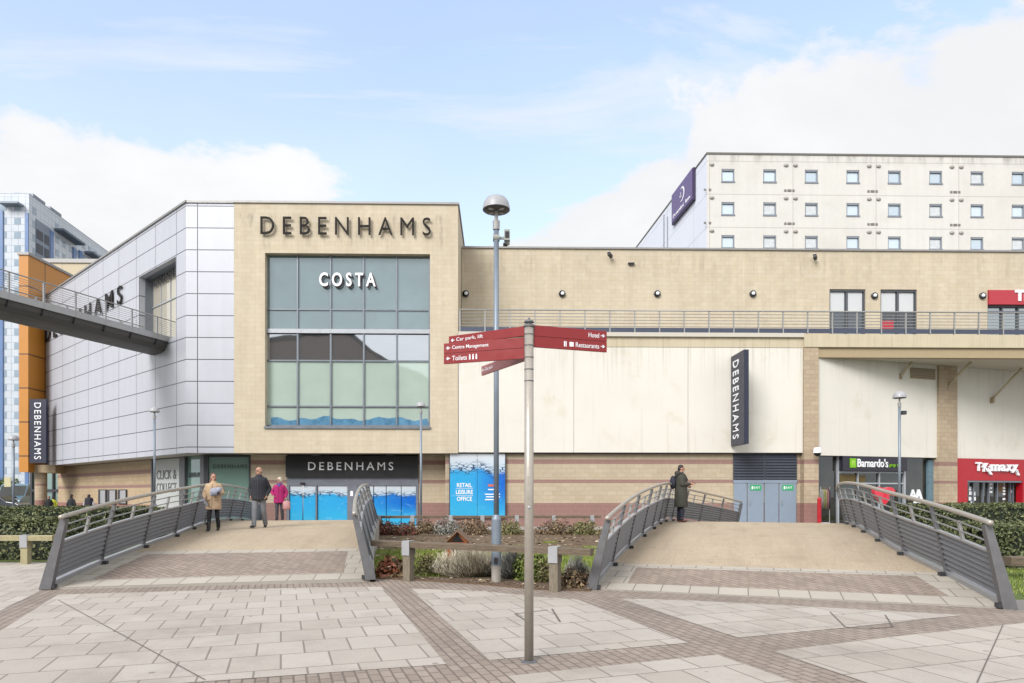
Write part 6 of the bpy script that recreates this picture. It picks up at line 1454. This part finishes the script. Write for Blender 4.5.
# clothes rack in the open shop doorway
yx = 31.6; rk = thing('clothes_rack', 'metal clothes rack with yellow and pink garments outside the charity shop', 'clothes rack', (XY(824, yx), yx, .006))
x0_, x1_ = XY(820.5, yx), XY(829.5, yx); zt2 = ZY(487, yx, 824)
m = MB(); m.tube([(x0_, yx, .01), (x0_, yx, zt2), (x1_, yx, zt2), (x1_, yx, .01)], .018, 8); m.tube([(x0_, yx-.25, .03), (x0_, yx+.25, .03)], .018, 6); m.tube([(x1_, yx-.25, .03), (x1_, yx+.25, .03)], .018, 6); m.build('frame', M['steel'], rk)
cl_ = [C(150, 146, 140), C(140, 144, 90), C(150, 140, 100), C(150, 100, 108), C(60, 58, 64)]
for k in range(5):
    xk = x0_+(x1_-x0_)*(k+.5)/5; m = MB(); m.loft([(xk, yx, zt2-1.0, .05, .18), (xk, yx, zt2-.6, .05, .2), (xk, yx, zt2-.22, .045, .2), (xk, yx, zt2-.1, .03, .06)], 12); m.tube([(xk, yx, zt2-.1), (xk, yx, zt2+.02)], .006, 5); m.build('garment', cloth('garment_%d' % k, cl_[k]), rk, smooth=True)
m = MB(); bx_ = XY(825, 31.0); m.box(bx_-.14, bx_+.14, 30.8, 31.1, .006, .26); m.box(bx_-.16, bx_+.16, 30.78, 31.12, .22, .24); tag(m.build('white_box', M['white']), 'white box on the ground in front of the clothes rack', 'box')
m = MB(); bx_ = XY(819.3, 31.2); m.lathe([(.09, .006), (.09, 1.35), (.06, 1.42), (0, 1.42)], (bx_, 31.2, 0), 16); tag(m.build('red_banner_stand', M['red']), 'red stand at the left side of the charity shop doorway', 'stand')

# ================================================================== VEHICLES AND GREENERY AT THE FAR LEFT
def vehicle(label, cat, nm, X, Y, L, Hh, Wd, prof, mat, glassprof, rz=0., wsh=((.17, .93), (.265, .69))):
    t = thing(nm, label, cat, (X, Y, .01), None); T = Matrix.Translation((X, Y, .01)) @ Matrix.Rotation(rz, 4, 'Z')
    m = MB(); m.prism([(p[0]*L, p[1]*Hh) for p in prof], -Wd/2, Wd/2, 'y'); m.build('body', mat, t, mat=T, bevel=.06)
    m = MB(); m.prism([(p[0]*L, p[1]*Hh) for p in glassprof], -Wd/2-.01, Wd/2+.01, 'y'); m.build('windows', M['glass_dark'], t, mat=T)
    a_, b_ = wsh; m = MB(); m.prism([(a_[0]*L, a_[1]*Hh), (b_[0]*L, b_[1]*Hh), (b_[0]*L+.03, b_[1]*Hh+.02), (a_[0]*L+.03, a_[1]*Hh+.02)], -Wd*.45, Wd*.45, 'y'); m.build('windscreen', M['glass_dark'], t, mat=T)
    for q_ in (.2, .8):
        for s_ in (-1, 1):
            m = MB(); m.T = Matrix.Translation(((q_-.5)*L, s_*(Wd/2-.1), .33)) @ Matrix.Rotation(R(90), 4, 'X'); m.lathe([(0, -.11), (.30, -.11), (.33, -.08), (.33, .08), (.30, .11), (0, .11)], n=18); wl = m.build('wheel', M['rubber'], t, mat=T)
            m = MB(); m.T = Matrix.Translation(((q_-.5)*L, s_*(Wd/2-.1)+s_*.115, .33)) @ Matrix.Rotation(R(90), 4, 'X'); m.lathe([(0, -.005), (.2, -.005), (.2, .005), (0, .005)], n=14); m.build('hub', M['lightmetal'], wl, mat=T)
    for s_ in (-1, 1): m = MB(); m.box(L/2-.09, L/2-.01, s_*Wd*.32-.16, s_*Wd*.32+.16, Hh*.40, Hh*.5); m.build('headlight', M['lightmetal'], t, mat=T)
    return t
car_p = [(-.5, .18), (-.5, .55), (-.46, .62), (-.36, .66), (-.22, .96), (-.15, 1.), (.08, 1.), (.15, .96), (.28, .66), (.44, .58), (.5, .48), (.5, .18)]
vehicle('dark grey car passing on the far left street', 'car', 'parked_car', XY(-2, 54.5), 54.5, 4.4, 1.45, 1.75, car_p, plain('dark_grey_car_paint', C(70, 74, 82), .25, .3, coat=.6), [(-.32, .68), (-.21, .92), (.08, .92), (.23, .68)])
van_p = [(-.5, .12), (-.5, .98), (-.47, 1.), (.16, 1.), (.22, .96), (.34, .58), (.48, .48), (.5, .42), (.5, .12)]
vehicle('teal blue van with a big windscreen near the orange tower', 'van', 'van', XY(21, 57.2), 57.2, 5.0, 2.35, 1.95, van_p, plain('teal_blue_van_paint', C(120, 152, 166), .3, .2, coat=.5), [(.02, .6), (.02, .9), (.17, .9), (.30, .60)], R(-78), ((.228, .93), (.334, .60)))
t = thing('roadside_bush', 'round bright green bush on the bank beyond the car at the left edge', 'bush', (XY(1, 66), 66, 0))
pts = []
for _ in range(2600):
    th = random.uniform(0, 6.28); ph_ = math.acos(random.uniform(-.2, 1)); dv = Vector((math.cos(th)*math.sin(ph_), math.sin(th)*math.sin(ph_), math.cos(ph_))); k = random.uniform(.8, 1.05)*(1+.25*mnoise.noise(dv*2)); pts.append((Vector((XY(1, 66)+dv.x*2.*k, 66+dv.y*1.2*k, 1.+dv.z*2.0*k)), dv))
leaves('foliage', pts, .16, leafmat('bright_bush_leaves', C(84, 104, 50, .7), C(112, 134, 66, .7), C(146, 158, 96, .7)), t)
m = MB(); m.ell((XY(1, 66), 66, .9), (1.6, .9, 1.7), 14, 10); m.build('inner_core', HD, t)

# ================================================================== ACROSS THE SQUARE (seen mirrored in the big window)
ob_ = thing('opposite_building', 'brown building with a curved roofline, mirrored in the reflecting panes of the big window', 'building', (-22, -34, 0))
prof = [(-52, 0), (-4, 0), (-4.2, 14), (-12, 18.6), (-15, 19.6), (-17.5, 21.2), (-19.5, 22.8), (-21.3, 24.4), (-22.3, 24.8), (-33, 23.6), (-52, 21.)]
m = MB(); m.prism(prof, -46, -34, 'y'); m.build('wall', plain('brown_cladding', C(168, 150, 140), .7, var=.1), ob_)
m = MB()
for a, b_ in zip(prof[1:-1], prof[2:]): m.prism([a, b_, (b_[0]+.3, b_[1]+.5), (a[0]+.3, a[1]+.5)], -46.2, -33.8, 'y')
m.build('roof_edge', M['dark'], ob_)
